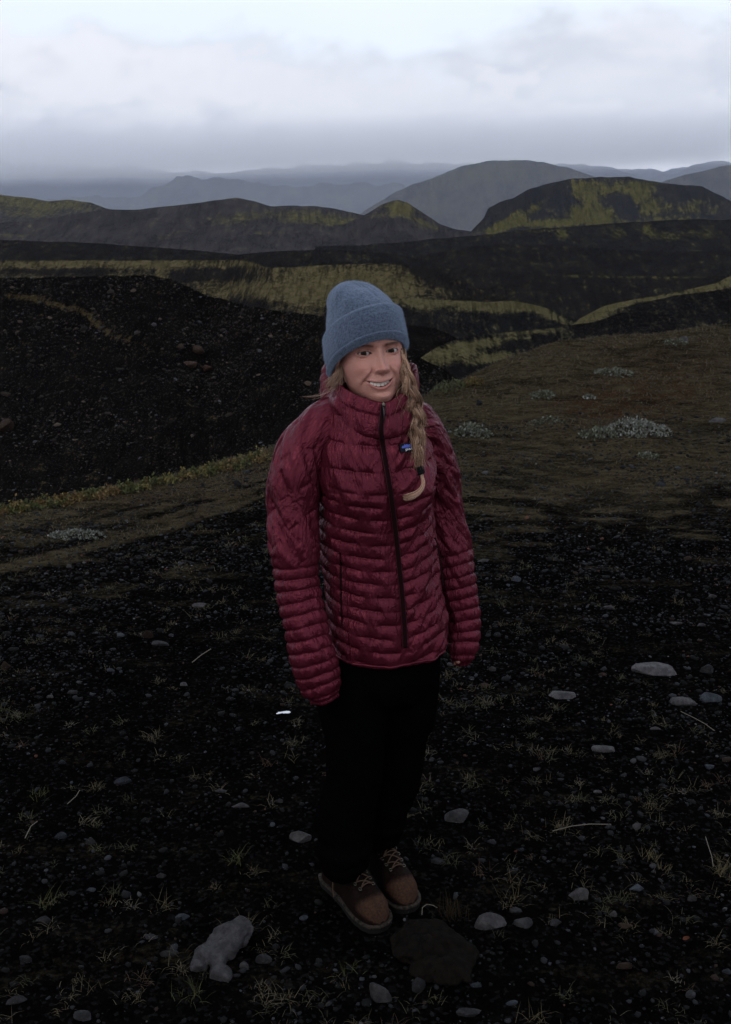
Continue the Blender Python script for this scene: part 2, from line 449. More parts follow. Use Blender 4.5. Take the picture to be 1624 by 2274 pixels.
hill('mossy_hill', [(1200, 745), (1262, 728), (1290, 706), (1340, 681), (1400, 666), (1460, 657), (1540, 641), (1590, 628), (1624, 612), (1700, 590), (1884, 570)],
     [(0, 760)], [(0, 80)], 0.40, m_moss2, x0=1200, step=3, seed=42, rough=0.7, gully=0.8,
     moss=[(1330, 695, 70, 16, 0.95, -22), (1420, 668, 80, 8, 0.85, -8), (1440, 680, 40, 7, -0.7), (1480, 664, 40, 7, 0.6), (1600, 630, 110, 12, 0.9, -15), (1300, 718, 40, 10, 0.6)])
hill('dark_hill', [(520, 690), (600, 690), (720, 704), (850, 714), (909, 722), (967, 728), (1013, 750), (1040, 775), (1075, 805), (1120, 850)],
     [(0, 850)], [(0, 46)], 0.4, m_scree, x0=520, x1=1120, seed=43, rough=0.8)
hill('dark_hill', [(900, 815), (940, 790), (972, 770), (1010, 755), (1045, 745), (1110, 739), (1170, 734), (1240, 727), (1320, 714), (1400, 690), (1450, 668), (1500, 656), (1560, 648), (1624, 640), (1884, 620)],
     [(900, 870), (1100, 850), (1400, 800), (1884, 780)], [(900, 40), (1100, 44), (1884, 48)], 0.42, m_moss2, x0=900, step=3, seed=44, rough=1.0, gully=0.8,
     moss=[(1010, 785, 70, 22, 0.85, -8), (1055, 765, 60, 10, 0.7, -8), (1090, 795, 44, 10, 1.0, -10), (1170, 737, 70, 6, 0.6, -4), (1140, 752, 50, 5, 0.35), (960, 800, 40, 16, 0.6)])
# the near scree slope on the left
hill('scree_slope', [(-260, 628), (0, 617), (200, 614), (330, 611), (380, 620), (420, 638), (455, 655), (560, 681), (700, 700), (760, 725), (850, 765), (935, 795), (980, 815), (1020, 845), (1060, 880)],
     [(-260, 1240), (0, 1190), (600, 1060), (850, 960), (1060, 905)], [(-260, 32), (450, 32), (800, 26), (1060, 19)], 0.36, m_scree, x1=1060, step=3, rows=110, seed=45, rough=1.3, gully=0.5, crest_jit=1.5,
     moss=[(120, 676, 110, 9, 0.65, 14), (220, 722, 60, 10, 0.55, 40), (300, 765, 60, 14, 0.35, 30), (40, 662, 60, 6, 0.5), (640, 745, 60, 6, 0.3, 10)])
# ------------------------------------------------------------------ near ground, one sheet to the horizon
CR = [(-700, 1290, None), (-260, 1178, None), (0, 1126, None), (150, 1102, None), (300, 1074, None), (450, 1040, None), (600, 1001, None), (760, 946, None),
      (940, 880, 11.0), (1020, 842, 11.6), (1100, 805, 12.2), (1200, 771, 12.8), (1400, 745, 13.8), (1624, 721, 14.6), (1900, 700, 15.5), (2400, 690, 17)]
cw = []
for a, b_, Y_ in CR:
    if Y_ is None:
        x_, y_ = on_flat(a, b_); cw.append((x_, y_, 0.0))
    else:
        q = P(a, b_, Y_); cw.append((q.x, q.y, q.z))
CRW = np.array(cw)
def ground_z(x, y, detail=True):
    x = np.asarray(x, float); y = np.asarray(y, float)
    yc = np.interp(x, CRW[:, 0], CRW[:, 1]); zc = np.interp(x, CRW[:, 0], CRW[:, 2])
    if detail:
        yc = yc + (fbm(x * 0.9, x * 0, 4, 77) - 0.5) * 0.5
    knee = np.minimum(8.3, yc - 1.0)
    t = np.clip((y - knee) / (yc - knee), 0, 1)
    z = zc * (t * t * (3 - 2 * t) * 0.4 + t * 0.6)
    dpast = np.maximum(y - yc, 0)
    drop = 0.75 * (np.sqrt(dpast * dpast + 0.16) - 0.4)
    z = z - drop
    z = np.maximum(z, valley_z(y))
    if detail:
        near = sstep(26, 12, y)
        amp = 0.5 + 0.5 * sstep(3, 8, y)
        z = z + near * amp * (0.10 * (fbm(x * 0.55, y * 0.55, 4, 51) - 0.5) + 0.04 * (fbm(x * 2.3, y * 2.3, 4, 52) - 0.5) + 0.016 * (fbm(x * 11, y * 11, 3, 53) - 0.5))
        z = z + 0.10 * (fbm(x * 1.6, y * 1.6, 4, 54) - 0.5) * sstep(8, 10, y) * sstep(0.4, 1.2, x) * near
    return z
def flat_patch(x, y):
    """level the ground a little where the boots stand"""
    return np.exp(-(((x - 0.04) / 0.35) ** 2 + ((y - 2.58) / 0.35) ** 2) ** 2)
ZF = float(ground_z(0.04, 2.58))
_gz = ground_z
def GZ(x, y):
    z = _gz(x, y)
    f = flat_patch(np.asarray(x, float), np.asarray(y, float))
    return (z - ZF) * (1 - 0.85 * f)

def grass_mask(x, y):
    """0..1 amount of dry grass cover"""
    px, py = project(x, y, np.zeros_like(np.asarray(x, float)))
    x = np.asarray(x, float); y = np.asarray(y, float)
    yc = np.interp(x, CRW[:, 0], CRW[:, 1]); d = yc - y
    n = fbm(x * 0.9, d * 3.2, 5, 61); nr = fbm(x * 1.1, y * 1.1, 5, 63)
    n2 = fbm(x * 3.0, y * 7.0, 4, 62)
    left = sstep(3.4, 1.2, d) * sstep(1.6, 0.2, x)
    right = sstep(5.2, 9.0, y) * sstep(-0.4, 0.8, x)
    m = left * np.maximum(0.25 + 0.75 * sstep(0.40, 0.62, n), sstep(0.75, 0.3, d))
    m = np.maximum(m, right * (0.55 + 0.45 * sstep(0.30, 0.60, nr * 0.6 + 0.4 * n2)) * (1 - 0.3 * sstep(2.0, 6.0, x)))
    m = m + 0.35 * sstep(3.8, 7.5, y) * sstep(0.48, 0.66, n2)
    m = m + 0.20 * sstep(0.56, 0.7, n2)
    return np.clip(m, 0, 1)

m_ground, nt, b, out = new_mat('black_gravel_ground')
geo = nt.n('ShaderNodeNewGeometry'); pos = geo.outputs['Position']
ga = nt.n('ShaderNodeAttribute', attribute_name='grass')
ra = nt.n('ShaderNodeAttribute', attribute_name='rust')
n0 = nt.noise(pos, 0.9, 4, 0.6); n1 = nt.noise(pos, 7, 6, 0.65); n2 = nt.noise(pos, 45, 5, 0.65, 0.4); n3 = nt.noise(pos, 190, 3, 0.6)
vo = nt.n('ShaderNodeTexVoronoi'); vo.inputs['Scale'].default_value = 95; nt.l(pos, vo.inputs['Vector'])
vs_ = nt.n('ShaderNodeSeparateColor'); nt.l(vo.outputs['Color'], vs_.inputs[0])
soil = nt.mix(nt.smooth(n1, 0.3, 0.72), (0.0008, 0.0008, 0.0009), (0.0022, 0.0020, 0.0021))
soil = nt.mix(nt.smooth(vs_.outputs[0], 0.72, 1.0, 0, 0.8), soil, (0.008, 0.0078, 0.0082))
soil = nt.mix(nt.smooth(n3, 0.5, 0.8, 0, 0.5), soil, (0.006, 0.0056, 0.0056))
stretch = nt.noise(nt.mapping(pos, scale=(6, 16, 10)), 1.0, 6, 0.68, 0.8)
dry = nt.mix(nt.smooth(n2, 0.3, 0.7), (0.013, 0.0100, 0.0065), (0.034, 0.026, 0.016))
dry = nt.mix(nt.smooth(stretch, 0.35, 0.7), dry, (0.052, 0.043, 0.026))
red = nt.mix(nt.smooth(n2, 0.3, 0.7), (0.018, 0.011, 0.007), (0.042, 0.023, 0.013))
dry = nt.mix(nt.math('MULTIPLY', ra.outputs['Fac'], nt.smooth(n1, 0.35, 0.6)), dry, red)
gv = nt.math('ADD', ga.outputs['Fac'], nt.math('MULTIPLY', nt.math('SUBTRACT', n2, 0.5), 0.9))
gv = nt.math('ADD', gv, nt.math('MULTIPLY', nt.math('SUBTRACT', stretch, 0.5), 0.7))
col = nt.mix(nt.smooth(gv, 0.12, 1.0), soil, dry)
nt.l(col, b.inputs['Base Color'])
b.inputs['Roughness'].default_value = 1.0; b.inputs['Specular IOR Level'].default_value = 0.0
bp = nt.n('ShaderNodeBump'); bp.inputs['Strength'].default_value = 0.9; bp.inputs['Distance'].default_value = 0.02
hh = nt.math('ADD', nt.math('MULTIPLY', n2, 1.2), nt.math('MULTIPLY', n3, 0.5))
hh = nt.math('SUBTRACT', hh, nt.math('MULTIPLY', vo.outputs['Distance'], 0.5))
nt.l(hh, bp.inputs['Height']); nt.l(bp.outputs[0], b.inputs['Normal'])

ys = np.concatenate([np.linspace(-6, 1.0, 18), np.linspace(1.15, 9, 330), np.linspace(9.04, 17, 150), np.linspace(17.2, 60, 60), np.geomspace(62, 13000, 46)])
us = np.concatenate([np.linspace(-1.0, -0.46, 26)[:-1], np.linspace(-0.46, 0.46, 420), np.linspace(0.46, 1.0, 26)[1:]])
YY = ys[:, None] * np.ones_like(us)[None, :]
XX = us[None, :] * (np.maximum(YY, 0) + np.where(YY < 60, 3.0, 0) * 0 + 3.0 / (1 + np.maximum(YY, 0)) ** 1.0 + 0.6)
far_w = sstep(30, 300, YY)
XX = np.where(np.abs(us)[None, :] > 0.46, XX * (1 + 0.0 * far_w), XX)
side = 7 * (np.abs(us)[None, :] - 0.46).clip(0) / 0.54 * np.sign(us)[None, :]
XX = XX + side * np.where(YY < 20, 1.0, 0.3)
ZZ = GZ(XX, YY)
gm = grass_mask(XX, YY)
gpx, gpy = project(XX, YY, ZZ)
rust = np.clip(blobs(gpx, gpy, [(1420, 880, 160, 60, 0.9, -8), (1060, 1012, 60, 10, 0.7), (1330, 900, 120, 30, 0.5), (1150, 1190, 200, 20, 0.35), (560, 1045, 60, 16, 0.6, -15), (1500, 790, 160, 40, 0.4), (300, 1100, 300, 20, 0.3)]), 0, 1)
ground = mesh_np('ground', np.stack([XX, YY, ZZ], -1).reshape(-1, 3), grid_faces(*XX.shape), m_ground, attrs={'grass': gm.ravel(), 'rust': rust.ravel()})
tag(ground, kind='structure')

# ------------------------------------------------------------------ air: pale haze and the mist that hangs on the far mountains
def box_mesh(name, lo, hi, mat):
    v = [(x, y, z) for x in (lo[0], hi[0]) for y in (lo[1], hi[1]) for z in (lo[2], hi[2])]
    f = [(0, 1, 3, 2), (4, 6, 7, 5), (0, 4, 5, 1), (2, 3, 7, 6), (0, 2, 6, 4), (1, 5, 7, 3)]
    return mesh_np(name, v, f, mat, smooth=False)
mh = bpy.data.materials.new('haze_air'); mh.use_nodes = True; mh.node_tree.nodes.clear()
h = NT(mh.node_tree); ho = h.n('ShaderNodeOutputMaterial'); hv = h.n('ShaderNodeVolumePrincipled')
hv.inputs['Color'].default_value = (0.68, 0.75, 0.94, 1); hv.inputs['Density'].default_value = 0.55e-4; hv.inputs['Anisotropy'].default_value = 0.0
h.l(hv.outputs[0], ho.inputs['Volume'])
tag(box_mesh('haze', (-12500, -60, -170), (12500, 13600, 960), mh), kind='stuff')
mm = bpy.data.materials.new('mist_vapour'); mm.use_nodes = True; mm.node_tree.nodes.clear()
h = NT(mm.node_tree); ho = h.n('ShaderNodeOutputMaterial'); hv = h.n('ShaderNodeVolumePrincipled')
hv.inputs['Color'].default_value = (0.985, 0.985, 0.995, 1)
geo = h.n('ShaderNodeNewGeometry'); sepm = h.n('ShaderNodeSeparateXYZ'); h.l(geo.outputs['Position'], sepm.inputs[0])
nn = h.noise(h.mapping(geo.outputs['Position'], scale=(1, 1, 2.5)), 0.00082, 4, 0.55)
zz = h.math('ADD', sepm.outputs[2], h.math('MULTIPLY', h.math('SUBTRACT', nn, 0.5), 175))
# base sits a little lower on the left
zz = h.math('SUBTRACT', zz, h.math('MULTIPLY', sepm.outputs[0], 0.022))
up = h.smooth(zz, 310, 540); dn = h.smooth(zz, 580, 890, 1.0, 0.0)
h.l(h.math('MULTIPLY', h.math('MULTIPLY', up, dn), 0.0014), hv.inputs['Density'])
h.l(hv.outputs[0], ho.inputs['Volume'])
tag(box_mesh('mist', (-9700, 8750, 240), (3300, 10750, 935), mm), kind='stuff')
# ------------------------------------------------------------------ stones
def ground_hit(px, py):
    """world point of the near ground under a spot of the photograph"""
    dx, dy, dz = [float(a) for a in ray(px, py)]
    t0, t1 = 0.8, 30.0
    prev = t0; 
    ts = np.geomspace(t0, t1, 500)
    zz = CAM_H + dz * ts - GZ(dx * ts, dy * ts)
    i = int(np.argmax(zz < 0)); 
    if not (zz < 0).any(): i = len(ts) - 1
    a, b_ = ts[max(i - 1, 0)], ts[i]
    for _ in range(24):
        m_ = 0.5 * (a + b_)
        if CAM_H + dz * m_ - float(GZ(dx * m_, dy * m_)) < 0: b_ = m_
        else: a = m_
    t = 0.5 * (a + b_)
    return Vector((dx * t, dy * t, CAM_H + dz * t))
def px_size(p):
    return (p.y * CP - (p.z - CAM_H) * SP) / F     # metres per picture unit at that point

m_stone, nt, b, out = new_mat('weathered_stone')
oi = nt.n('ShaderNodeObjectInfo'); tco = nt.n('ShaderNodeTexCoord')
geo = nt.n('ShaderNodeNewGeometry')
n1 = nt.noise(geo.outputs['Position'], 38, 6, 0.65); n2 = nt.noise(geo.outputs['Position'], 240, 4, 0.7)
c1 = nt.mix(nt.smooth(n1, 0.35, 0.7), (0.55, 0.54, 0.55), (1.15, 1.13, 1.12))
c1 = nt.mix(nt.smooth(n2, 0.5, 0.75, 0, 0.7), c1, (0.35, 0.34, 0.34))
nt.l(nt.mix(1.0, oi.outputs['Color'], c1, 'MULTIPLY'), b.inputs['Base Color'])
b.inputs['Roughness'].default_value = 0.9; b.inputs['Specular IOR Level'].default_value = 0.03
bp = nt.n('ShaderNodeBump'); bp.inputs['Strength'].default_value = 0.6; bp.inputs['Distance'].default_value = 0.004
nt.l(nt.math('ADD', n1, n2), bp.inputs['Height']); nt.l(bp.outputs[0], b.inputs['Normal'])

def ico(sub):
    bm = bmesh.new(); bmesh.ops.create_icosphere(bm, subdivisions=sub, radius=1.0)
    v = np.array([q.co[:] for q in bm.verts]); f = np.array([[q.index for q in ff.verts] for ff in bm.faces])
    bm.free(); return v, f
ICO3, ICO4, ICO1 = ico(3), ico(4), ico(1)
def stone_shape(seed, base=ICO3, cuts=9, lump=0.14):
    r = np.random.default_rng(seed)
    v, f = base[0].copy(), base[1]
    for _ in range(cuts):
        nrm = r.normal(size=3); nrm /= np.linalg.norm(nrm)
        d = r.uniform(0.46, 0.80)
        s = v @ nrm
        over = np.maximum(s - d, 0)
        v -= over[:, None] * nrm * 0.98
    o = r.uniform(0, 50, 3)
    n = fbm(v[:, 0] * 1.6 + o[0] + v[:, 2] * 0.7, v[:, 1] * 1.6 + o[1] - v[:, 2] * 0.9, 4, seed) - 0.5
    v *= (1 + lump * n)[:, None]
    ext = np.abs(v).max(0)
    return v / ext, f
def make_stone(px, py, wpx, hpx, tint0, label, name='stone', seed=None, rot=0.0, flat=None, cuts=11, sink=0.38, group=None):
    """px, py: centre of the stone in the photograph"""
    tint = tuple(c * 0.85 for c in tint0)
    seed = seed if seed is not None else int(px * 7 + py * 13)
    p = ground_hit(px, py + hpx * 0.30)
    s = px_size(p)
    wid = wpx * s
    dist = math.hypot(p.y, CAM_H - p.z); dep = math.atan2(CAM_H - p.z, p.y)
    d_m = wid * 0.62
    hh = hpx * s
    hz = (hh - 0.55 * d_m * math.sin(dep)) / math.cos(dep)
    hz = min(max(hz, 0.22 * wid), 0.75 * wid)
    d_m = min(max((hh - hz * math.cos(dep)) / max(0.2, 0.75 * math.sin(dep)), 0.4 * wid), 1.3 * wid)
    v, f = stone_shape(seed, cuts=cuts)
    v = v * np.array([wid / 2, d_m / 2, hz / (2 - 2 * sink)])
    if rot:
        c_, s_ = math.cos(rot), math.sin(rot)
        v = np.stack([v[:, 0] * c_ - v[:, 1] * s_, v[:, 0] * s_ + v[:, 1] * c_, v[:, 2]], -1)
    zlo = hz / (2 - 2 * sink) * (1 - 2 * sink)
    o = mesh_np(name, v, f, m_stone, smooth=False)
    me = o.data
    me.polygons.foreach_set('use_smooth', np.ones(len(me.polygons), bool))
    try: me.set_sharp_from_angle(angle=math.radians(28))
    except Exception: pass
    o.location = (p.x, p.y + 0.15 * d_m, float(GZ(p.x, p.y + 0.15 * d_m)) + zlo)
    o.color = (*tint, 1)
    tag(o, label, 'boulder' if name == 'boulder' else 'stone', group)
    return o
PALE, GREY, BLUE, DARK, BROWN, RED = (0.085, 0.083, 0.088), (0.046, 0.046, 0.050), (0.042, 0.048, 0.058), (0.016, 0.016, 0.017), (0.030, 0.022, 0.018), (0.085, 0.034, 0.022)
def sc(c, k): return tuple(a * k for a in c)
STONES = [
    (1457, 1485, 106, 37, PALE, 'large pale domed stone at the right, biggest of the stones behind the hand'),
    (1244, 1542, 72, 24, sc(PALE, .95), 'pale stone curved like a loaf, below left of the large domed stone'),
    (1514, 1558, 66, 18, sc(PALE, .7), 'long flat grey stone just below the large pale domed stone'),
    (1580, 1549, 50, 25, BLUE, 'bluish stone close to the right edge, next to the long flat stone'),
    (1572, 1486, 36, 24, sc(GREY, .6), 'dull grey stone near the right edge, beside the large domed stone'),
    (1343, 1662, 60, 17, sc(PALE, .75), 'narrow pale stone lying alone below the loaf-shaped stone'),
    (1147, 1287, 23, 13, BLUE, 'small bluish pointed stone right of the left sleeve elbow'),
    (1074, 1245, 27, 8, sc(PALE, .6), 'thin pale sliver of stone beside the left sleeve above the elbow'),
    (1354, 1349, 28, 12, sc(PALE, .6), 'small pale stone well above the loaf-shaped stone'),
    (1501, 1384, 30, 9, sc(PALE, .65), 'small flat pale stone above the large domed stone'),
    (1560, 1387, 24, 11, sc(GREY, .9), 'small grey stone near the right edge above the large domed stone'),
    (1582, 1324, 22, 9, sc(PALE, .5), 'small pale stone at the right edge, highest of the gravel stones there'),
    (1002, 1475, 24, 9, sc(PALE, .6), 'small pale stone seen between the trousers and the left hand'),
    (1096, 1486, 20, 12, sc(PALE, .5), 'small pale lumpy stone right of the left hand'),
    (1341, 1498, 24, 10, sc(BROWN, 1.2), 'small reddish brown stone left of the large domed stone'),
    (1457, 1618, 27, 9, sc(PALE, .6), 'small curved pale stone below the long flat stone'),
    (1576, 1703, 24, 12, sc(BLUE, 1.0), 'small blue-grey oval stone at the right edge, halfway down'),
    (1191, 1709, 18, 9, GREY, 'small grey stone alone on black gravel right of the knees'),
    (1329, 1758, 22, 8, sc(PALE, .6), 'thin pale chip of stone below the narrow pale stone'),
    (1017, 1811, 60, 40, sc(PALE, .75), 'pale angular stone right of the shins, with a dark pit'),
    (1415, 1834, 18, 20, sc(PALE, .65), 'small upright triangular pale stone on the right'),
    (1289, 1986, 52, 29, sc(PALE, .6), 'speckled grey stone with ragged edge right of the boots'),
    (1414, 1971, 36, 18, sc(BLUE, .9), 'bluish stone among grass tufts at the right below the triangular stone'),
    (1084, 2046, 84, 38, sc(PALE, .62), 'long grey stone beside the tip of the left boot'),
    (1162, 2050, 44, 25, sc(GREY, .8), 'grey rounded stone just right of the long grey stone'),
    (1147, 2021, 30, 15, sc(GREY, .6), 'dull grey stone behind the rounded one right of the boots'),
    (1233, 2049, 30, 20, sc(GREY, .7), 'round grey stone in the row right of the boots'),
    (1362, 2030, 19, 15, sc(PALE, .6), 'small round pale pebble at the right end of the stone row'),
    (1387, 2054, 38, 16, sc(BROWN, 1.1), 'low brownish stone below the round pale pebble'),
    (1524, 2083, 17, 10, RED, 'small orange red stone in the lower right'),
    (1387, 2144, 38, 20, sc(BROWN, .8), 'dark reddish stone in the lower right under the brownish one'),
    (842, 2206, 60, 47, sc(PALE, .5), 'blocky pale stone at the bottom, just below the boots'),
    (927, 2184, 38, 40, sc(GREY, .45), 'dark grey stone between the blocky pale stone and the brown boulder'),
    (1042, 2249, 58, 24, sc(GREY, .6), 'broken grey stone at the bottom edge, below the brown boulder'),
    (1137, 2226, 28, 14, sc(BLUE, .8), 'smooth blue-grey oval stone at the bottom, right of the brown boulder'),
    (1534, 2209, 24, 18, sc(GREY, .8), 'small grey stone in the bottom right corner with a grass blade'),
    (1617, 2156, 26, 16, sc(BLUE, .7), 'bluish stone cut by the right edge near the bottom'),
    (1057, 2186, 27, 14, sc(BLUE, .6), 'small bluish stone at the right foot of the brown boulder'),
    (1157, 1887, 21, 11, sc(BLUE, .6), 'small blue-grey stone right of the trouser hems'),
    (971, 1913, 29, 14, sc(GREY, .55), 'smooth dark grey oval stone right of the ankle'),
    (1537, 1996, 22, 16, sc(GREY, .7), 'small grey lump of stone near the right edge at boot height'),
    (582, 2131, 46, 25, sc(GREY, .55), 'speckled dark stone right of the wedge-shaped rock'),
    (545, 2146, 27, 20, sc(PALE, .55), 'small pale stone against the right side of the wedge-shaped rock'),
    (407, 2036, 37, 15, sc(BLUE, .8), 'flat blue-grey stone up left of the wedge-shaped rock'),
    (185, 2256, 42, 26, sc(GREY, .75), 'rounded grey stone at the bottom left edge'),
    (37, 2220, 48, 22, sc(GREY, .55), 'grey stone in the bottom left corner'),
    (533, 1788, 42, 15, sc(PALE, .6), 'pale flat stone left of the shins'),
    (670, 1860, 56, 32, sc(PALE, .68), 'pale speckled heart-shaped stone against the right trouser hem'),
    (620, 1778, 21, 12, sc(GREY, .7), 'small grey stone left of the right shin'),
    (492, 1757, 31, 9, sc(GREY, .8), 'thin grey stone above the pale flat stone left of the shins'),
    (202, 1976, 23, 10, sc(BLUE, .8), 'small pale blue stone on the left at boot height'),
    (359, 1944, 23, 13, sc(GREY, .6), 'small grey oval stone left of the ankles'),
    (200, 1869, 27, 20, sc(GREY, .55), 'grey pointed stone on the left at shin height'),
    (135, 1856, 28, 16, sc(BLUE, .5), 'dull bluish stone on the left beside the grey pointed one'),
    (100, 2043, 44, 20, sc(DARK, 1.4), 'dark stone at the lower left under the small pale blue stone'),
    (55, 2132, 33, 20, sc(GREY, .5), 'grey flat stone near the left edge low down'),
    (335, 2079, 37, 13, sc(GREY, .7), 'low grey stone left of the wedge-shaped rock'),
    (376, 2116, 46, 20, sc(DARK, 1.3), 'dark flat stone directly left of the wedge-shaped rock'),
    (675, 2038, 21, 13, sc(BLUE, .7), 'small bluish stone left of the right boot'),
    (442, 1345, 35, 13, sc(PALE, .75), 'pale flat stone standing out on the gravel left of the right sleeve'),
    (152, 1258, 16, 10, sc(PALE, .65), 'small pale stone on the left below the dry grass band'),
    (400, 1252, 15, 10, sc(BLUE, .9), 'small bluish stone up left of the pale flat stone'),
    (90, 1412, 19, 9, sc(BLUE, .8), 'small bluish stone near the left edge at hip height'),
    (246, 1488, 18, 9, sc(BLUE, .9), 'small blue-grey stone left, below the brown clod'),
    (325, 1410, 34, 22, sc(BROWN, .6), 'dark brown clod of earth left of the right sleeve'),
    (358, 1429, 45, 10, sc(GREY, .7), 'flat grey slab lying in front of the brown clod'),
    (163, 1537, 27, 13, sc(GREY, .7), 'grey stone on the left among gravel at cuff height'),
    (110, 1547, 19, 8, sc(PALE, .5), 'thin pale stone left of the grey one at cuff height'),
    (15, 1481, 27, 22, sc(BROWN, .8), 'brown stone cut by the left edge'),
    (409, 1518, 18, 14, sc(PALE, .75), 'small chalky pale stone left of the right cuff'),
    (275, 1733, 45, 20, sc(BLUE, .45), 'dark bluish flat stone on the left at knee height'),
    (138, 1693, 18, 12, sc(BLUE, .6), 'small dark teal stone near the left edge at knee height'),
    (529, 1077, 18, 14, DARK, 'small black round stone on the grass left of the right sleeve'),
    (1063, 895, 17, 15, DARK, 'black rock on the grassy slope beside the left shoulder'),
    (1519, 755, 22, 14, sc(PALE, .9), 'pale rock near the top of the grassy slope at the right'),
    (1590, 934, 44, 10, sc(PALE, .8), 'pale flat rock at the right edge of the grassy slope'),
    (1455, 966, 26, 12, sc(PALE, .7), 'grey rock at the foot of the widest silvery shrub'),
]
for s_ in STONES:
    make_stone(*s_)
# the wedge-shaped rock, built from one body with two lumps at its lower end
def big_rock(name, label, blobs_, tint, cuts=7, cat='stone', rough=1.0):
    cx, cy_ = blobs_[0][0], blobs_[0][1]
    base = ground_hit(cx, cy_ + 10)
    vs_l, fs_l, off = [], [], 0
    for i, (x, y, lw, lh, ang, hz) in enumerate(blobs_):
        p = ground_hit(x, y); s = px_size(p)
        v, f = stone_shape(int(x * 3 + y), base=ICO4, cuts=cuts, lump=0.3)
        L = lw * s / 2; W_ = lh * s / 2
        v = v * np.array([L, W_, hz])
        c_, s2 = math.cos(ang), math.sin(ang)
        v = np.stack([v[:, 0] * c_ - v[:, 1] * s2, v[:, 0] * s2 + v[:, 1] * c_, v[:, 2]], -1)
        v += np.array([p.x - base.x, p.y - base.y, hz * 0.35 + (p.z - base.z)])
        vs_l.append(v); fs_l.append(f + off); off += len(v)
    o = mesh_np(name, np.concatenate(vs_l), np.concatenate(fs_l), m_stone)
    rm = o.modifiers.new('r', 'REMESH'); rm.mode = 'VOXEL'; rm.voxel_size = 0.004
    dg = bpy.context.evaluated_depsgraph_get()
    me = bpy.data.meshes.new_from_object(o.evaluated_get(dg)); o.modifiers.clear(); o.data = me
    co = np.empty(len(me.vertices) * 3, np.float32); me.vertices.foreach_get('co', co); co = co.reshape(-1, 3)
    nr = np.array([q.vector[:] for q in me.vertex_normals])
    d = fbm(co[:, 0] * 30 + co[:, 2] * 20, co[:, 1] * 30 - co[:, 2] * 17, 4, 5) - 0.5
    co = co + nr * (d * 0.016 * rough + 0.02 * (rough - 1) * (fbm(co[:, 0] * 9 + 3, co[:, 1] * 9 + co[:, 2] * 8, 4, 8) - 0.5))[:, None]
    me.vertices.foreach_set('co', co.astype(np.float32).ravel()); me.update()
    me.polygons.foreach_set('use_smooth', np.ones(len(me.polygons), bool))
    o.location = base; o.color = (*tint, 1)
    tag(o, label, cat); return o
def ground_axis(x0, y0, x1, y1):
    a, b2 = ground_hit(x0, y0), ground_hit(x1, y1); s_ = px_size(a.lerp(b2, .5))
    return (b2 - a).length / s_, math.atan2(b2.y - a.y, b2.x - a.x)
gl, ga_ = ground_axis(440, 2150, 550, 2074)
big_rock('wedge_rock', 'large wedge-shaped grey rock lying on black gravel left of the boots',
         [(503, 2106, gl * 0.98, 78, ga_, 0.046), (522, 2090, gl * 0.60, 104, ga_ + .25, 0.050), (470, 2132, gl * 0.42, 84, ga_ - .2, 0.036), (440, 2148, 40, 60, 0.3, 0.024), (485, 2166, 50, 74, 0.9, 0.020)], (0.040, 0.039, 0.042), rough=0.8)
big_rock('boulder', 'big dark brown half-buried boulder right below the boots',
         [(945, 2112, 150, 190, 0.1, 0.040), (1000, 2132, 120, 190, -0.5, 0.034), (905, 2112, 80, 120, 0.4, 0.020), (975, 2158, 130, 110, 0, 0.022), (1030, 2158, 60, 100, 0.3, 0.018)], (0.0055, 0.0045, 0.0037), cuts=4, rough=1.5)

# rocks lying on the scree slope across the gully
def slope_hit(name, px, py):
    X, Y, Z, tt = HILLS[name]
    gx, gy = project(X, Y, Z)
    ok = (tt <= 1.0)
    d = (gx - px) ** 2 + ((gy - py) * 1.0) ** 2 + np.where(ok, 0, 1e9)
    i = np.unravel_index(np.argmin(d), d.shape)
    return Vector((X[i], Y[i], Z[i]))
for k, (px, py, wp, hp, tint, lab) in enumerate([
        (422, 814, 34, 21, (0.045, 0.030, 0.025), 'rust brown wedge-shaped rock, largest of the cluster on the dark slope'),
        (443, 782, 28, 20, (0.034, 0.023, 0.019), 'rust brown rock at the top right of the cluster on the dark slope'),
        (462, 820, 22, 16, (0.034, 0.021, 0.017), 'small rust brown rock right of the wedge-shaped one on the dark slope'),
        (405, 773, 18, 14, (0.034, 0.026, 0.022), 'small rust brown rock at the top left of the cluster on the dark slope'),
        (685, 856, 17, 13, (0.06, 0.045, 0.033), 'small tan rock on the dark slope beside the hood'),
        (15, 954, 34, 34, (0.030, 0.021, 0.017), 'brown boulder cut by the left edge on the dark slope'),
        (15, 880, 26, 14, (0.026, 0.020, 0.018), 'low brown rock at the left edge above the brown boulder'),
        (344, 722, 14, 10, (0.05, 0.05, 0.054), 'small pale grey rock high on the dark slope'),
        (267, 845, 9, 8, (0.07, 0.07, 0.075), 'tiny pale rock in the middle of the dark slope')]):
    p = slope_hit('scree_slope', px, py); s = px_size(p)
    v, f = stone_shape(900 + k, cuts=10)
    v = v * np.array([wp * s / 2, wp * s / 2.4, hp * s / 2])
    o = mesh_np('rock', v, f, m_stone); o.location = (p.x, p.y - 0.05, p.z + hp * s * 0.25); o.color = (*tint, 1)
    tag(o, lab, 'rock')

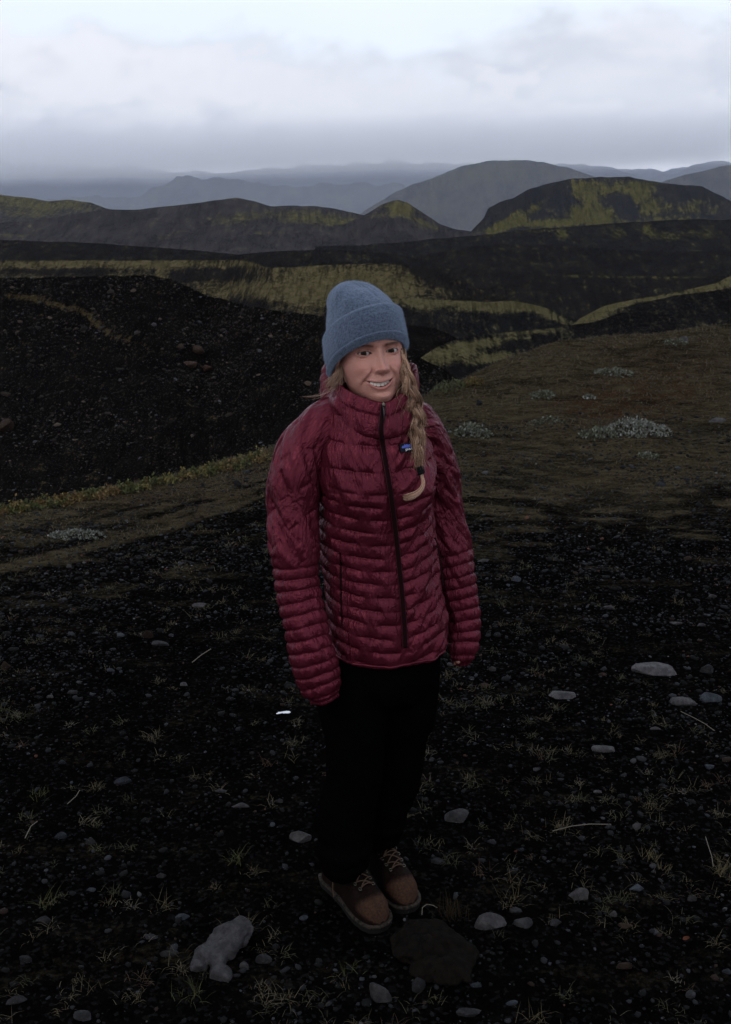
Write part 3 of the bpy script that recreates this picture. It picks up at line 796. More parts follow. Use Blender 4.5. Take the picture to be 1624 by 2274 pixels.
# ------------------------------------------------------------------ gravel and scree: joined masses of small stones
m_grav, nt, b, out = new_mat('loose_gravel')
ca = nt.n('ShaderNodeAttribute', attribute_name='tint')
nt.l(ca.outputs['Color'], b.inputs['Base Color']); b.inputs['Roughness'].default_value = 0.85; b.inputs['Specular IOR Level'].default_value = 0.06
def pebble_mass(name, pos, rad, tint, rng, label=None, sub=None):
    v0, f0 = ICO1                                       # 42 verts / 80 faces
    if sub == 0:
        v0, f0 = ico(0) if False else None, None
    n = len(pos)
    v0, f0 = BASE_PEB
    k = len(v0)
    jit = rng.uniform(0.65, 1.25, (n, k, 1)) * v0[None]
    scl = rad[:, None] * np.stack([rng.uniform(0.8, 1.4, n), rng.uniform(0.7, 1.1, n), rng.uniform(0.4, 0.8, n)], -1)
    v = jit * scl[:, None, :]
    a = rng.uniform(0, 6.28, n); c_, s_ = np.cos(a)[:, None], np.sin(a)[:, None]
    x = v[..., 0] * c_ - v[..., 1] * s_; y = v[..., 0] * s_ + v[..., 1] * c_
    t2 = rng.normal(0, 0.3, n)[:, None]
    z = v[..., 2] + t2 * x * 0.6
    v = np.stack([x, y, z], -1) + pos[:, None, :]
    f = (f0[None] + (np.arange(n) * k)[:, None, None]).reshape(-1, 3)
    col = np.repeat(np.concatenate([tint, np.ones((n, 1))], 1), k, 0)
    o = mesh_np(name, v.reshape(-1, 3), f, m_grav, smooth=False, attrs={'tint': col})
    tag(o, kind='stuff')
    if label: o['label'] = label
    return o
bmx = bmesh.new(); bmesh.ops.create_icosphere(bmx, subdivisions=1, radius=1.0)   # 12 verts, 20 faces
BASE_PEB = (np.array([q.co[:] for q in bmx.verts]), np.array([[q.index for q in ff.verts] for ff in bmx.faces])); bmx.free()
def pick_tint(rng, n, dim=1.0):
    base = np.array([(0.006, 0.006, 0.0065), (0.012, 0.0125, 0.014), (0.022, 0.024, 0.028), (0.045, 0.045, 0.047), (0.015, 0.010, 0.008), (0.050, 0.022, 0.015)])
    i = rng.choice(6, n, p=[0.56, 0.30, 0.075, 0.015, 0.046, 0.004])
    return base[i] * rng.uniform(0.6, 1.4, (n, 1)) * dim
rng = np.random.default_rng(5)
N = 30000
yy = 1.75 + (rng.uniform(0, 1, N) ** 1.0) * 8.0
xx = rng.uniform(-1, 1, N) * (0.40 * yy + 0.25)
cl = fbm(xx * 1.4, yy * 1.4, 4, 71)
keep = rng.uniform(0, 1, N) < (0.25 + 1.0 * sstep(0.4, 0.62, cl)) * np.where(grass_mask(xx, yy) > 0.5, 0.35, 1)
xx, yy = xx[keep], yy[keep]
rad = 0.0028 * np.exp(rng.normal(0.35, 0.55, len(xx))) * (0.75 + 0.13 * yy)
rad = np.minimum(rad, 0.0035 + 0.0038 * yy)
pebble_mass('gravel', np.stack([xx, yy, GZ(xx, yy) + rad * 0.15], -1), rad, pick_tint(rng, len(xx), 0.8), rng, 'loose black gravel with grey and brown pebbles')
N = 26000                                                # flat chips farther out, where the gravel reads as streaks
yy = 3.4 + rng.uniform(0, 1, N) ** 0.9 * 6.2; xx = rng.uniform(-1, 1, N) * (0.40 * yy + 0.2)
keep = (rng.uniform(0, 1, N) < 0.15 + sstep(0.42, 0.60, fbm(xx * 1.2, yy * 3.5, 4, 73))) & (yy < np.interp(xx, CRW[:, 0], CRW[:, 1])); xx, yy = xx[keep], yy[keep]
rad = 0.0052 * np.exp(rng.normal(0, 0.45, len(xx))) * (0.5 + 0.1 * yy)
pebble_mass('gravel', np.stack([xx, yy, GZ(xx, yy) + rad * 0.1], -1), rad, pick_tint(rng, len(xx), 1.15), rng, 'fine grey chips strewn over the black gravel farther back')
X, Y, Z, tt = HILLS['scree_slope']
ok = np.argwhere((tt > 0.02) & (tt <= 1.0))
N = 30000
sel = ok[rng.integers(0, len(ok), N)]
fr = rng.uniform(0, 1, (N, 2))
i0, j0 = np.minimum(sel[:, 0], X.shape[0] - 2), np.minimum(sel[:, 1], X.shape[1] - 2)
def bil(A): return (A[i0, j0] * (1 - fr[:, 0]) * (1 - fr[:, 1]) + A[i0 + 1, j0] * fr[:, 0] * (1 - fr[:, 1]) + A[i0, j0 + 1] * (1 - fr[:, 0]) * fr[:, 1] + A[i0 + 1, j0 + 1] * fr[:, 0] * fr[:, 1])
pos = np.stack([bil(X), bil(Y), bil(Z)], -1)
kp = rng.uniform(0, 1, N) < 0.35 + sstep(0.4, 0.6, fbm(pos[:, 0] * 0.5, pos[:, 1] * 0.5, 4, 90)); pos = pos[kp]
rad = 0.017 * np.exp(rng.normal(0, 0.55, len(pos))) * (pos[:, 1] / 28)
base = np.array([(0.008, 0.0072, 0.0072), (0.020, 0.0165, 0.015), (0.042, 0.033, 0.027), (0.042, 0.043, 0.047)])
tn = base[rng.choice(4, len(pos), p=[0.45, 0.35, 0.14, 0.06])] * rng.uniform(0.6, 1.4, (len(pos), 1))
pebble_mass('scree', pos, rad, tn, rng, 'small brown and grey stones scattered over the dark slope')

# ------------------------------------------------------------------ dry grass
m_blade, nt, b, out = new_mat('dry_grass_blade')
ca = nt.n('ShaderNodeAttribute', attribute_name='tint')
nt.l(ca.outputs['Color'], b.inputs['Base Color']); b.inputs['Roughness'].default_value = 0.8; b.inputs['Specular IOR Level'].default_value = 0.1
def blades(root, direc, length, width, tint, droop=0.35):
    """root (n,3), direc (n,3) unit; each blade is 5 verts, bent"""
    n = len(root)
    side = np.cross(direc, np.array([0, 0, 1.0])); side /= np.linalg.norm(side, axis=1, keepdims=True) + 1e-6
    L = length[:, None]; W_ = width[:, None]
    mid = root + direc * L * 0.55
    tip = root + direc * L - np.array([0, 0, 1.0]) * L * droop * (1 - np.abs(direc[:, 2:3]) * 0.6)
    v = np.stack([root - side * W_, root + side * W_, mid - side * W_ * 0.7, mid + side * W_ * 0.7, tip], 1)
    t = np.array([[0, 1, 3], [0, 3, 2], [2, 3, 4]])
    f = (t[None] + (np.arange(n) * 5)[:, None, None]).reshape(-1, 3)
    c_ = np.repeat(np.concatenate([tint, np.ones((n, 1))], 1), 5, 0)
    return v.reshape(-1, 3), f, c_
def join(parts):
    V, F_, C = [], [], []; o = 0
    for v, f, c_ in parts:
        V.append(v); F_.append(f + o); C.append(c_); o += len(v)
    return np.concatenate(V), np.concatenate(F_), np.concatenate(C)
def rdir(rng, n, lo, hi):
    a = rng.uniform(0, 2 * math.pi, n); e = rng.uniform(lo, hi, n)
    return np.stack([np.cos(a) * np.cos(e), np.sin(a) * np.cos(e), np.sin(e)], -1)
GCOL = np.array([(0.062, 0.050, 0.027), (0.052, 0.048, 0.026), (0.080, 0.066, 0.042), (0.036, 0.035, 0.019), (0.048, 0.030, 0.018), (0.10, 0.09, 0.068)])
parts = []
NT_ = 1150                                               # tufts on the gravel
ty = 1.85 + rng.uniform(0, 1, NT_) ** 1.1 * 6.2
tx = rng.uniform(-1, 1, NT_) * (0.39 * ty + 0.2)
kp = rng.uniform(0, 1, NT_) < 0.12 + 1.0 * sstep(0.46, 0.62, fbm(tx * 1.1 + 4, ty * 1.5, 4, 62))
kp &= np.hypot((tx - 0.03) / 0.24, (ty - 2.52) / 0.22) > 1
for x, y in zip(tx[kp], ty[kp]):
    n = int(rng.integers(10, 34)); sz = rng.uniform(0.5, 1.2)
    r_ = np.stack([x + rng.normal(0, 0.014 * sz, n), y + rng.normal(0, 0.014 * sz, n)], -1)
    root = np.concatenate([r_, (GZ(r_[:, 0], r_[:, 1]) - 0.002)[:, None]], 1)
    c0 = GCOL[rng.choice(6, p=[0.3, 0.25, 0.15, 0.18, 0.07, 0.05])]
    parts.append(blades(root, rdir(rng, n, 0.05, 0.95), rng.uniform(0.018, 0.055, n) * sz, np.full(n, 0.00042 + 0.00014 * y), c0 * rng.uniform(0.35, 0.95, (n, 1))))
def cover(N, ylo, yhi, xl, xr, len_, wid, cols, pw, seed, zmul=1.0, thr=0.35):
    r = np.random.default_rng(seed)
    y = r.uniform(ylo, yhi, N); x = r.uniform(xl, xr, N)
    inside = np.abs(x) < 0.40 * y + 0.3
    yc = np.interp(x, CRW[:, 0], CRW[:, 1])
    inside &= y < yc + 0.5
    m_ = grass_mask(x, y)
    inside &= r.uniform(thr * 0.5, 1, N) < m_
    x, y = x[inside], y[inside]; n = len(x)
    root = np.stack([x, y, GZ(x, y) - 0.003], -1)
    cidx = (fbm(x * 0.8, y * 0.8, 4, seed) * 1.6 - 0.3 + r.normal(0, 0.18, n))
    cc = np.array(cols)[np.clip((cidx * len(cols)).astype(int), 0, len(cols) - 1)]
    return blades(root, rdir(r, n, 0.1, 1.0), r.uniform(0.4, 1, n) * len_ * (0.6 + 0.06 * y), np.full(n, wid) * (y / 8), cc * r.uniform(0.5, 1.35, (n, 1)))
parts.append(cover(42000, 5.2, 9.5, -3.4, 0.4, 0.050, 0.0024, [(0.034, 0.023, 0.014), (0.050, 0.038, 0.022), (0.062, 0.052, 0.030), (0.048, 0.046, 0.024)], 1, 101))
parts.append(cover(52000, 5.4, 15.5, 0.3, 6.5, 0.055, 0.0026, [(0.026, 0.020, 0.013), (0.040, 0.031, 0.020), (0.052, 0.042, 0.027), (0.044, 0.028, 0.017), (0.036, 0.034, 0.019)], 1, 102))
v, f, c_ = join(parts)
tag(mesh_np('grass', v, f, m_blade, smooth=False, attrs={'tint': c_}), 'short dry grass in tufts on the gravel and mats on the slopes', None, None, 'stuff')

# single tufts that stand out
def tuft(px, py, n, L, cols, lab, seed, spread=0.02, lo=0.3, hi=1.4):
    r = np.random.default_rng(seed); p = ground_hit(px, py)
    xy = r.normal(0, spread, (n, 2)) * 0.7
    root = np.stack([xy[:, 0], xy[:, 1], GZ(p.x + xy[:, 0], p.y + xy[:, 1]) - p.z - 0.002], -1)
    cc = np.array(cols)[r.integers(0, len(cols), n)] * r.uniform(0.6, 1.3, (n, 1))
    v, f, c_ = blades(root, rdir(r, n, lo, hi), r.uniform(0.5, 1, n) * L, np.full(n, 0.0006), cc, 0.25)
    o = mesh_np('grass_tuft', v, f, m_blade, smooth=False, attrs={'tint': c_}); o.location = p
    tag(o, lab, 'grass tuft')
OLV = [(0.050, 0.048, 0.018), (0.040, 0.045, 0.018)]; TAN = [(0.075, 0.060, 0.030), (0.060, 0.050, 0.028)]; DBR = [(0.016, 0.011, 0.006), (0.020, 0.013, 0.006)]
for a in [(1005, 2035, 90, 0.085, DBR, 'dark rusty brown grass tuft right of the left boot', 1, 0.03, 0.6, 1.45),
          (1132, 2002, 30, 0.07, TAN, 'tan grass tuft behind the rounded grey stone', 2), (1245, 1842, 36, 0.06, TAN, 'tan grass tuft with a long stem lying through it', 3, 0.022),
          (972, 1880, 18, 0.05, TAN, 'small pale star-shaped grass tuft right of the shins', 4), (105, 2010, 26, 0.075, OLV, 'upright olive grass tuft at the lower left', 5),
          (355, 2018, 22, 0.07, TAN, 'tan grass tuft above the flat blue-grey stone', 6), (430, 2208, 34, 0.06, OLV, 'green grass tuft at the bottom, under the wedge-shaped rock', 7, 0.03),
          (783, 2158, 26, 0.05, OLV, 'green grass tuft left of the blocky pale stone', 8), (768, 2188, 22, 0.04, TAN, 'grass tuft just above the blocky pale stone', 9),
          (530, 1905, 40, 0.055, OLV, 'green grass tuft left of the trouser hems', 10, 0.03), (1443, 1905, 30, 0.06, TAN, 'tan grass tuft on the right above the bluish stone', 11),
          (1600, 1940, 34, 0.07, TAN, 'pale curly grass tuft at the right edge', 12, 0.016), (85, 1768, 36, 0.05, OLV, 'olive grass tuft at the left edge at knee height', 13), (1470, 1935, 26, 0.05, TAN, 'tan grass tuft right of the bluish stone', 14)]:
    tuft(*a)

# dry stems and twigs
def tube_verts(pts, rad, k=6):
    pts = [Vector(p) for p in pts]; n = len(pts); V = []; 
    up = Vector((0.13, 0.2, 1)).normalized()
    for i, p in enumerate(pts):
        t = (pts[min(i + 1, n - 1)] - pts[max(i - 1, 0)]).normalized()
        s_ = t.cross(up); s_ = s_.normalized() if s_.length > 1e-5 else Vector((1, 0, 0))
        u_ = s_.cross(t); r_ = rad[i] if hasattr(rad, '__len__') else rad
        for j in range(k):
            a = 2 * math.pi * j / k
            V.append(p + s_ * (math.cos(a) * r_) + u_ * (math.sin(a) * r_))
    return np.array([q[:] for q in V]), grid_faces(n, k, wrap=True)
m_twig, nt, b, out = new_mat('bleached_twig')
nt.l(nt.mix(nt.noise(None, 60, 4), (0.05, 0.042, 0.030), (0.11, 0.095, 0.075)), b.inputs['Base Color']); b.inputs['Roughness'].default_value = 0.9
for pts, rr, lab in [([(1512, 1582), (1540, 1600), (1565, 1614), (1587, 1626)], 0.0016, 'thin dry stem lying below the long flat grey stone at the right'),
                     ([(1227, 1848), (1270, 1842), (1310, 1838), (1357, 1834)], 0.0016, 'long pale dry stem lying level on the gravel, right of the shins'),
                     ([(1567, 1861), (1572, 1885), (1580, 1910), (1584, 1928)], 0.0012, 'thin dry stem standing near the right edge'),
                     ([(937, 2034), (938, 2024), (948, 2017), (962, 2014), (975, 2016)], 0.0013, 'curved white rootlet at the tip of the left boot'),
                     ([(427, 1473), (448, 1460), (469, 1447)], 0.0020, 'short straight dry stem left of the right forearm'),
                     ([(56, 1864), (70, 1842), (84, 1832)], 0.0016, 'forked white twig at the left edge'),
                     ([(150, 1788), (170, 1775), (178, 1762)], 0.0014, 'pale twig on the left above the grey pointed stone')]:
    q = [ground_hit(*a) for a in pts]; o0 = q[0]
    q = [a - o0 + Vector((0, 0, 0.004 + 0.01 * math.sin(i))) for i, a in enumerate(q)]
    v, f = tube_verts(q, rr, 5); o = mesh_np('twig', v, f, m_twig); o.location = o0; tag(o, lab, 'twig')
# scrap of white paper
m_pap, nt, b, out = new_mat('white_scrap'); b.inputs['Base Color'].default_value = (0.60, 0.63, 0.68, 1); b.inputs['Roughness'].default_value = 0.7
p = ground_hit(630, 1588); r = np.random.default_rng(3)
gx, gy = np.meshgrid(np.linspace(-1, 1, 14), np.linspace(-1, 1, 6))
edge = 1 - 0.35 * fbm(gx * 2 + 5, gy * 0 + 3, 3, 9)
v = np.stack([gx * 0.025 + 0.004 * gy, gy * 0.008 * edge + 0.003 * np.sin(gx * 2 + 1), 0.010 + 0.010 * (fbm(gx * 1.6 + 2, gy * 1.2, 3, 4) - 0.4)], -1).reshape(-1, 3)
o = mesh_np('paper_scrap', v, grid_faces(6, 14), m_pap); o.location = p
sm = o.modifiers.new('s', 'SOLIDIFY'); sm.thickness = 0.0008
tag(o, 'bright white crumpled scrap lying on black gravel left of the right cuff', 'scrap')

# ------------------------------------------------------------------ silvery shrubs and leafy plants
m_leaf, nt, b, out = new_mat('small_leaf')
ca = nt.n('ShaderNodeAttribute', attribute_name='tint'); nt.l(ca.outputs['Color'], b.inputs['Base Color'])
b.inputs['Roughness'].default_value = 0.75; b.inputs['Specular IOR Level'].default_value = 0.15
def leaves(c, direc, L, W_, tint, rng):
    n = len(c); side = np.cross(direc, rng.normal(size=(n, 3))); side /= np.linalg.norm(side, axis=1, keepdims=True)
    nrm = np.cross(direc, side)
    L = L[:, None]; W_ = W_[:, None]
    v = np.stack([c, c + direc * L * .45 + side * W_ + nrm * W_ * .4, c + direc * L, c + direc * L * .45 - side * W_ + nrm * W_ * .4, c + direc * L * .5], 1)
    t = np.array([[0, 1, 4], [1, 2, 4], [2, 3, 4], [3, 0, 4]])
    f = (t[None] + (np.arange(n) * 5)[:, None, None]).reshape(-1, 3)
    return v.reshape(-1, 3), f, np.repeat(np.concatenate([tint, np.ones((n, 1))], 1), 5, 0)
def shrub(name, px, py, wpx, hpx, n, cols, lab, seed, cat='shrub', group=None, leaf=0.02, depth=0.9):
    r = np.random.default_rng(seed); p = ground_hit(px, py + hpx * 0.4); s = px_size(p)
    R = wpx * s / 2; H = max(hpx * s * 0.55, 0.03)
    a = r.uniform(0, 6.28, n); q = np.sqrt(r.uniform(0, 1, n))
    x = np.cos(a) * q * R; y = np.sin(a) * q * R * depth
    cl = fbm(x * 6 / R + seed, y * 6 / R, 3, seed); kp = cl > 0.42
    x, y, q = x[kp], y[kp], q[kp]; n = len(x)
    zg = GZ(p.x + x, p.y + y) - p.z
    z = zg + H * (1 - q ** 2) * r.uniform(0.25, 1, n) * (0.6 + 0.8 * cl[kp])
    cc = np.array(cols)[r.integers(0, len(cols), n)] * r.uniform(0.6, 1.25, (n, 1))
    e = empty(name, p)
    v, f, c_ = leaves(np.stack([x, y, z], -1), rdir(r, n, 0.1, 1.3), r.uniform(0.6, 1.2, n) * leaf, r.uniform(0.2, 0.36, n) * leaf, cc, r)
    mesh_np('leaves', v, f, m_leaf, smooth=False, parent=e, attrs={'tint': c_})
    st = []; off = 0; SV = []; SF = []
    for _ in range(min(24, n // 10 + 2)):
        i = r.integers(0, n); b0 = Vector((x[i] * 0.3, y[i] * 0.3, float(zg[i]) * 0.3 - 0.01)); b1 = Vector((x[i], y[i], z[i]))
        v, f = tube_verts([b0, b0.lerp(b1, 0.5) + Vector((0, 0, 0.01)), b1], 0.002, 4); SV.append(v); SF.append(f + off); off += len(v)
    mesh_np('stems', np.concatenate(SV), np.concatenate(SF), m_twig2, parent=e)
    tag(e, lab, cat, group)
    return e
m_twig2, nt, b, out = new_mat('dark_stem'); b.inputs['Base Color'].default_value = (0.03, 0.022, 0.014, 1); b.inputs['Roughness'].default_value = 0.9
SIL = [(0.125, 0.130, 0.118), (0.095, 0.102, 0.085), (0.16, 0.165, 0.155), (0.06, 0.066, 0.045)]
SILG = [(0.07, 0.078, 0.055), (0.05, 0.058, 0.035), (0.10, 0.108, 0.09), (0.045, 0.045, 0.028)]
for a in [('silvery_shrub', 1416, 938, 150, 42, 1500, SIL, 'widest silvery shrub, low and pale on the grassy slope at the right', 11),
          ('silvery_shrub', 1330, 955, 90, 32, 500, SILG, 'dull green-grey shrub left of the widest silvery one', 12),
          ('silvery_shrub', 1050, 948, 88, 44, 800, SILG + SIL[:1], 'grey-green low shrub right beside the left shoulder of the jacket', 13),
          ('silvery_shrub', 1363, 822, 90, 26, 600, SILG + SIL[:1], 'pale spreading shrub halfway up the grassy slope', 14),
          ('silvery_shrub', 1204, 873, 60, 18, 300, SILG, 'small grey shrub in the middle of the grassy slope', 15),
          ('silvery_shrub', 1308, 880, 28, 12, 160, SIL, 'smallest silvery shrub between the two larger ones up the slope', 16),
          ('silvery_shrub', 1213, 930, 80, 20, 260, SILG, 'thin grey shrub left of the dull green-grey one', 17),
          ('silvery_shrub', 1500, 757, 60, 18, 260, SILG, 'grey shrub around the pale rock near the top of the slope', 19),
          ('silvery_shrub', 1440, 1010, 50, 14, 160, SILG, 'grey shrub below the widest silvery one', 20)]:
    shrub(*a, leaf=0.028)
shrub('silvery_shrub', 170, 1180, 130, 26, 900, SIL, 'silvery white plant cushion in the dry grass at the left', 18, leaf=0.016, depth=0.5)
YG = [(0.085, 0.075, 0.025), (0.060, 0.062, 0.022), (0.11, 0.085, 0.030), (0.045, 0.050, 0.018), (0.09, 0.055, 0.025)]
rr = np.random.default_rng(31)
def edge_py(px): return interp([(a, b_) for a, b_, _ in CR], px)
k = 0
for px in np.arange(-10, 600, 17):
    for q in range(2):
        x = px + rr.uniform(-9, 9); e_ = float(edge_py(x)) + 4 + q * rr.uniform(4, 12)
        hgt = rr.uniform(14, 26) * (1.4 if rr.uniform() < 0.15 else 1) * (0.8 if q else 1)
        kind_ = int(rr.choice(3, p=[0.45, 0.3, 0.25]))
        cols = [[YG[0], YG[1], YG[2]], [YG[1], YG[3], (0.05, 0.058, 0.02)], [YG[4], (0.12, 0.075, 0.030), YG[2]]][kind_]
        lab = ['small yellow-green leafy plant in the row along the gully edge', 'small dull green leafy plant in the row along the gully edge', 'small orange-tan withered plant in the row along the gully edge'][kind_]
        shrub('leafy_plant', x, e_ - hgt * 0.4, rr.uniform(22, 36), hgt * 1.6, int(rr.uniform(70, 120)), cols, lab, 200 + k, 'plant', ['yellow-green', 'dull green', 'orange-tan'][kind_] + ' plants along the gully edge', leaf=0.024)
        k += 1
shrub('leafy_plant', 577, 996, 34, 44, 120, [YG[2], YG[0], (0.14, 0.10, 0.05)], 'tallest tan flowering plant beside the right sleeve at the gully edge', 401, 'plant', None, leaf=0.022)
for px, py, w_, h_, cols, lab in [(1000, 850, 90, 40, [YG[3], (0.05, 0.055, 0.03)], 'rounded green bush at the gully mouth beside the braid'), (1050, 842, 50, 26, [YG[0], YG[4]], 'yellowish bush at the gully mouth left of the grassy slope')]:
    shrub('bush', px, py, w_, h_, 500, cols, lab, int(px), 'bush', None, leaf=0.03)
# ------------------------------------------------------------------ the woman
R0 = Vector((0.02, 2.58, float(GZ(0.02, 2.58))))
person = empty('person', R0)
tag(person, 'smiling woman in blue knit hat, burgundy quilted jacket and black trousers standing on gravel', 'person')
R0n = np.array(R0[:])
def pm(name, verts, faces, mat, parent, attrs=None, smooth=True, mat_index=None):
    o = mesh_np(name, np.asarray(verts) - R0n, faces, mat, smooth=smooth, attrs=attrs, mat_index=mat_index)
    o.parent = parent
    return o
def pxs(px, py, Y):
    return px_size(P(px, py, Y))
BYAW = math.radians(18)
RT = np.array([math.cos(BYAW), math.sin(BYAW), 0.0])          # toward her left
FW = np.array([math.sin(BYAW), -math.cos(BYAW), 0.0])         # the way she faces
def resample(arr, n, pos=None):
    """smooth (Catmull-Rom) resample of control rows"""
    a = np.array(arr, float); m = len(a)
    d = np.r_[0, np.cumsum(np.linalg.norm(np.diff(a[:, :3], axis=0), axis=1))]; d /= d[-1]
    q = np.linspace(0, 1, n) if pos is None else pos
    i = np.clip(np.searchsorted(d, q, side='right') - 1, 0, m - 2)
    t = ((q - d[i]) / (d[i + 1] - d[i]))[:, None]
    p1, p2 = a[i], a[i + 1]
    def tang(j):
        jm, jp = np.maximum(j - 1, 0), np.minimum(j + 1, m - 1)
        return (a[jp] - a[jm]) / np.maximum(d[jp] - d[jm], 1e-6)[:, None]
    h = (d[i + 1] - d[i])[:, None]
    m1, m2 = tang(i) * h, tang(i + 1) * h
    t2, t3 = t * t, t * t * t
    return (2 * t3 - 3 * t2 + 1) * p1 + (t3 - 2 * t2 + t) * m1 + (-2 * t3 + 3 * t2) * p2 + (t3 - t2) * m2

# boot positions on the ground: toe tip and direction
def foot_axis(heel_px, toe_px):
    h_ = np.array(on_flat(*heel_px)); t_ = np.array(on_flat(*toe_px)); a_ = (t_ - h_) / np.linalg.norm(t_ - h_); return h_, t_, a_
FT1 = foot_axis((738, 1965), (850, 2068)); FT2 = foot_axis((822, 1925), (911, 2026))
AN1 = FT1[1] - FT1[2] * 0.225; AN2 = FT2[1] - FT2[2] * 0.225
# --- materials
def cloth_mat(name, col, rough, bump_scale, dist, spec=0.5, sheen=0.0):
    m, nt, b, out = new_mat(name)
    a = nt.n('ShaderNodeAttribute', attribute_name='cloth')
    def ridged(scale, rot, det, dist_):
        n_ = nt.noise(nt.mapping(a.outputs['Vector'], scale=scale, rot=(0, 0, rot)), 1.0, det, 0.5, dist_)
        return nt.math('POWER', nt.math('SUBTRACT', 1.0, nt.math('MULTIPLY', nt.math('ABSOLUTE', nt.math('SUBTRACT', n_, 0.5)), 2.0)), 3.0)
    n1 = ridged((40, 10, 1), 0.45, 3, 1.4); n2 = ridged((75, 20, 1), -0.30, 2, 1.0)
    n3 = nt.noise(a.outputs['Vector'], 9, 3, 0.5)
    c = nt.mix(nt.smooth(n3, 0.3, 0.7), tuple(k * 0.88 for k in col), tuple(k * 1.1 for k in col))
    nt.l(c, b.inputs['Base Color'])
    b.inputs['Roughness'].default_value = rough; b.inputs['Specular IOR Level'].default_value = spec
    b.inputs['Sheen Weight'].default_value = sheen; b.inputs['Sheen Roughness'].default_value = 0.4
    b.inputs['Sheen Tint'].default_value = (0.75, 0.55, 0.62, 1)
    bp = nt.n('ShaderNodeBump'); bp.inputs['Strength'].default_value = bump_scale; bp.inputs['Distance'].default_value = dist
    nt.l(nt.math('ADD', nt.math('MULTIPLY', n1, 1.0), nt.math('MULTIPLY', n2, 0.45)), bp.inputs['Height'])
    nt.l(bp.outputs[0], b.inputs['Normal'])
    return m
BURG = (0.080, 0.0105, 0.0205)
m_jack = cloth_mat('burgundy_nylon', BURG, 0.36, 0.65, 0.0045, 0.12, 0.0)
for nd in m_jack.node_tree.nodes:
    if nd.type == 'BSDF_PRINCIPLED': nd.inputs['Metallic'].default_value = 0.48
def plain(name, col, rough=0.8, spec=0.2, metal=0.0):
    m, nt, b, out = new_mat(name)
    b.inputs['Base Color'].default_value = (*col, 1); b.inputs['Roughness'].default_value = rough
    b.inputs['Specular IOR Level'].default_value = spec; b.inputs['Metallic'].default_value = metal
    return m
m_zip = plain('dark_maroon_tape', (0.009, 0.0028, 0.0036), 0.85, 0.03)
m_cord = plain('maroon_piping', (0.030, 0.006, 0.010), 0.6, 0.1)
m_blackplastic = plain('black_plastic', (0.008, 0.008, 0.009), 0.35, 0.5)
m_metal = plain('worn_metal', (0.10, 0.09, 0.075), 0.4, 0.5, 0.9)

# --- jacket torso: rings from hem to neck
TOR = []
for py, cx, hw, b_, Yc in [(1436, 862, 108, .105, 2.60), (1434, 862, 120, .120, 2.60), (1420, 862, 126, .128, 2.60), (1380, 860, 129, .130, 2.60), (1300, 852, 125, .125, 2.60), (1200, 839, 125, .120, 2.60), (1120, 835, 127, .123, 2.595),
                           (1060, 832, 131, .126, 2.59), (1000, 827, 126, .120, 2.59), (960, 822, 112, .110, 2.59), (930, 818, 96, .100, 2.59), (905, 814, 86, .090, 2.59), (885, 812, 82, .082, 2.59), (870, 812, 70, .075, 2.59)]:
    c0 = P(cx, py, Yc); s = px_size(c0)
    a = math.sqrt(max((hw * s) ** 2 - (b_ * math.sin(BYAW)) ** 2, 1e-4)) / math.cos(BYAW)
    TOR.append((c0.x, c0.y, c0.z, a, b_))
NH, NTH = 380, 440
T = resample(TOR, NH)
th = np.linspace(-math.pi, math.pi, NTH, endpoint=False)
def sup(v, p): return np.sign(v) * np.abs(v) ** p
a_, b_ = T[:, 3:4], T[:, 4:5]
sn, cs = sup(np.sin(th), 0.88)[None], sup(np.cos(th), 0.88)[None]
pos = T[:, None, :3] + RT * (a_ * sn)[..., None] + FW * (b_ * cs)[..., None]
hemtilt = 0.012 * np.cos(th)[None] * sstep(0.25, 0.0, np.linspace(0, 1, NH))[:, None]
pos[..., 2] -= hemtilt
# bust and belly give the front its shape
zc = pos[..., 2]
for sx in (-1, 1):
    d = np.exp(-(((th[None] - sx * 0.62) / 0.42) ** 2 + ((zc - 1.235) / 0.065) ** 2))
    pos += FW * (0.020 * d)[..., None]
nrm = (RT * (sn / a_)[..., None] + FW * (cs / b_)[..., None]); nrm /= np.linalg.norm(nrm, axis=-1, keepdims=True)
S = th[None] * 0.135 * np.ones_like(zc); Hc = T[:, 2:3] * np.ones_like(S)
def quilt(S, H, period, slope_l, slope_r, seed, brick=0.11):
    """height of the padding: rows of baffles, stitched in broken lines"""
    sl = np.where(S > 0, slope_r, slope_l)
    q = (H - sl * np.abs(S)) / period + 0.22 * (fbm(S * 9 + seed, H * 9, 3, seed) - 0.5)
    row = np.round(q); d = np.abs(q - row) * period                       # distance to the stitch line
    ph = S / brick + 0.5 * (row % 2) + 0.3 * _hash(row.astype(int), (row * 0).astype(int), seed)
    seg = 0.12 + 0.88 * sstep(0.08, 0.22, np.abs((ph % 1.0) - 0.5))
    groove = np.exp(-(d / 0.0042) ** 2) * seg
    broad = np.exp(-(d / 0.011) ** 2) * seg
    return groove, broad, d
W_up = sstep(1.215, 1.275, Hc)
g1, br1, d1 = quilt(S, Hc + 0.003, 0.0345, 0.10, 0.26, 4)
g2, br2, d2 = quilt(S, Hc + 0.01, 0.062, 0.05, 0.12, 9, 0.16)
lowfade = sstep(0.835, 0.87, Hc)
g = g1 * (1 - W_up) + g2 * W_up * 0.8; br = br1 * (1 - W_up) + br2 * W_up * 0.8
side = np.abs(th[None]) > 1.15
puck = (fbm(S * 70 + 1.2 * fbm(S * 20, Hc * 20, 3, 3), Hc * 16, 3, 12, 0.42) - 0.5)
diag = (fbm((S * np.where(S > 0, 1, .7) + Hc * np.where(S > 0, -.75, .35)) * 38, (Hc + S * .6) * 7, 3, 14, 0.42) - 0.5)
big = (fbm(S * 9, Hc * 9, 3, 15) - 0.5)
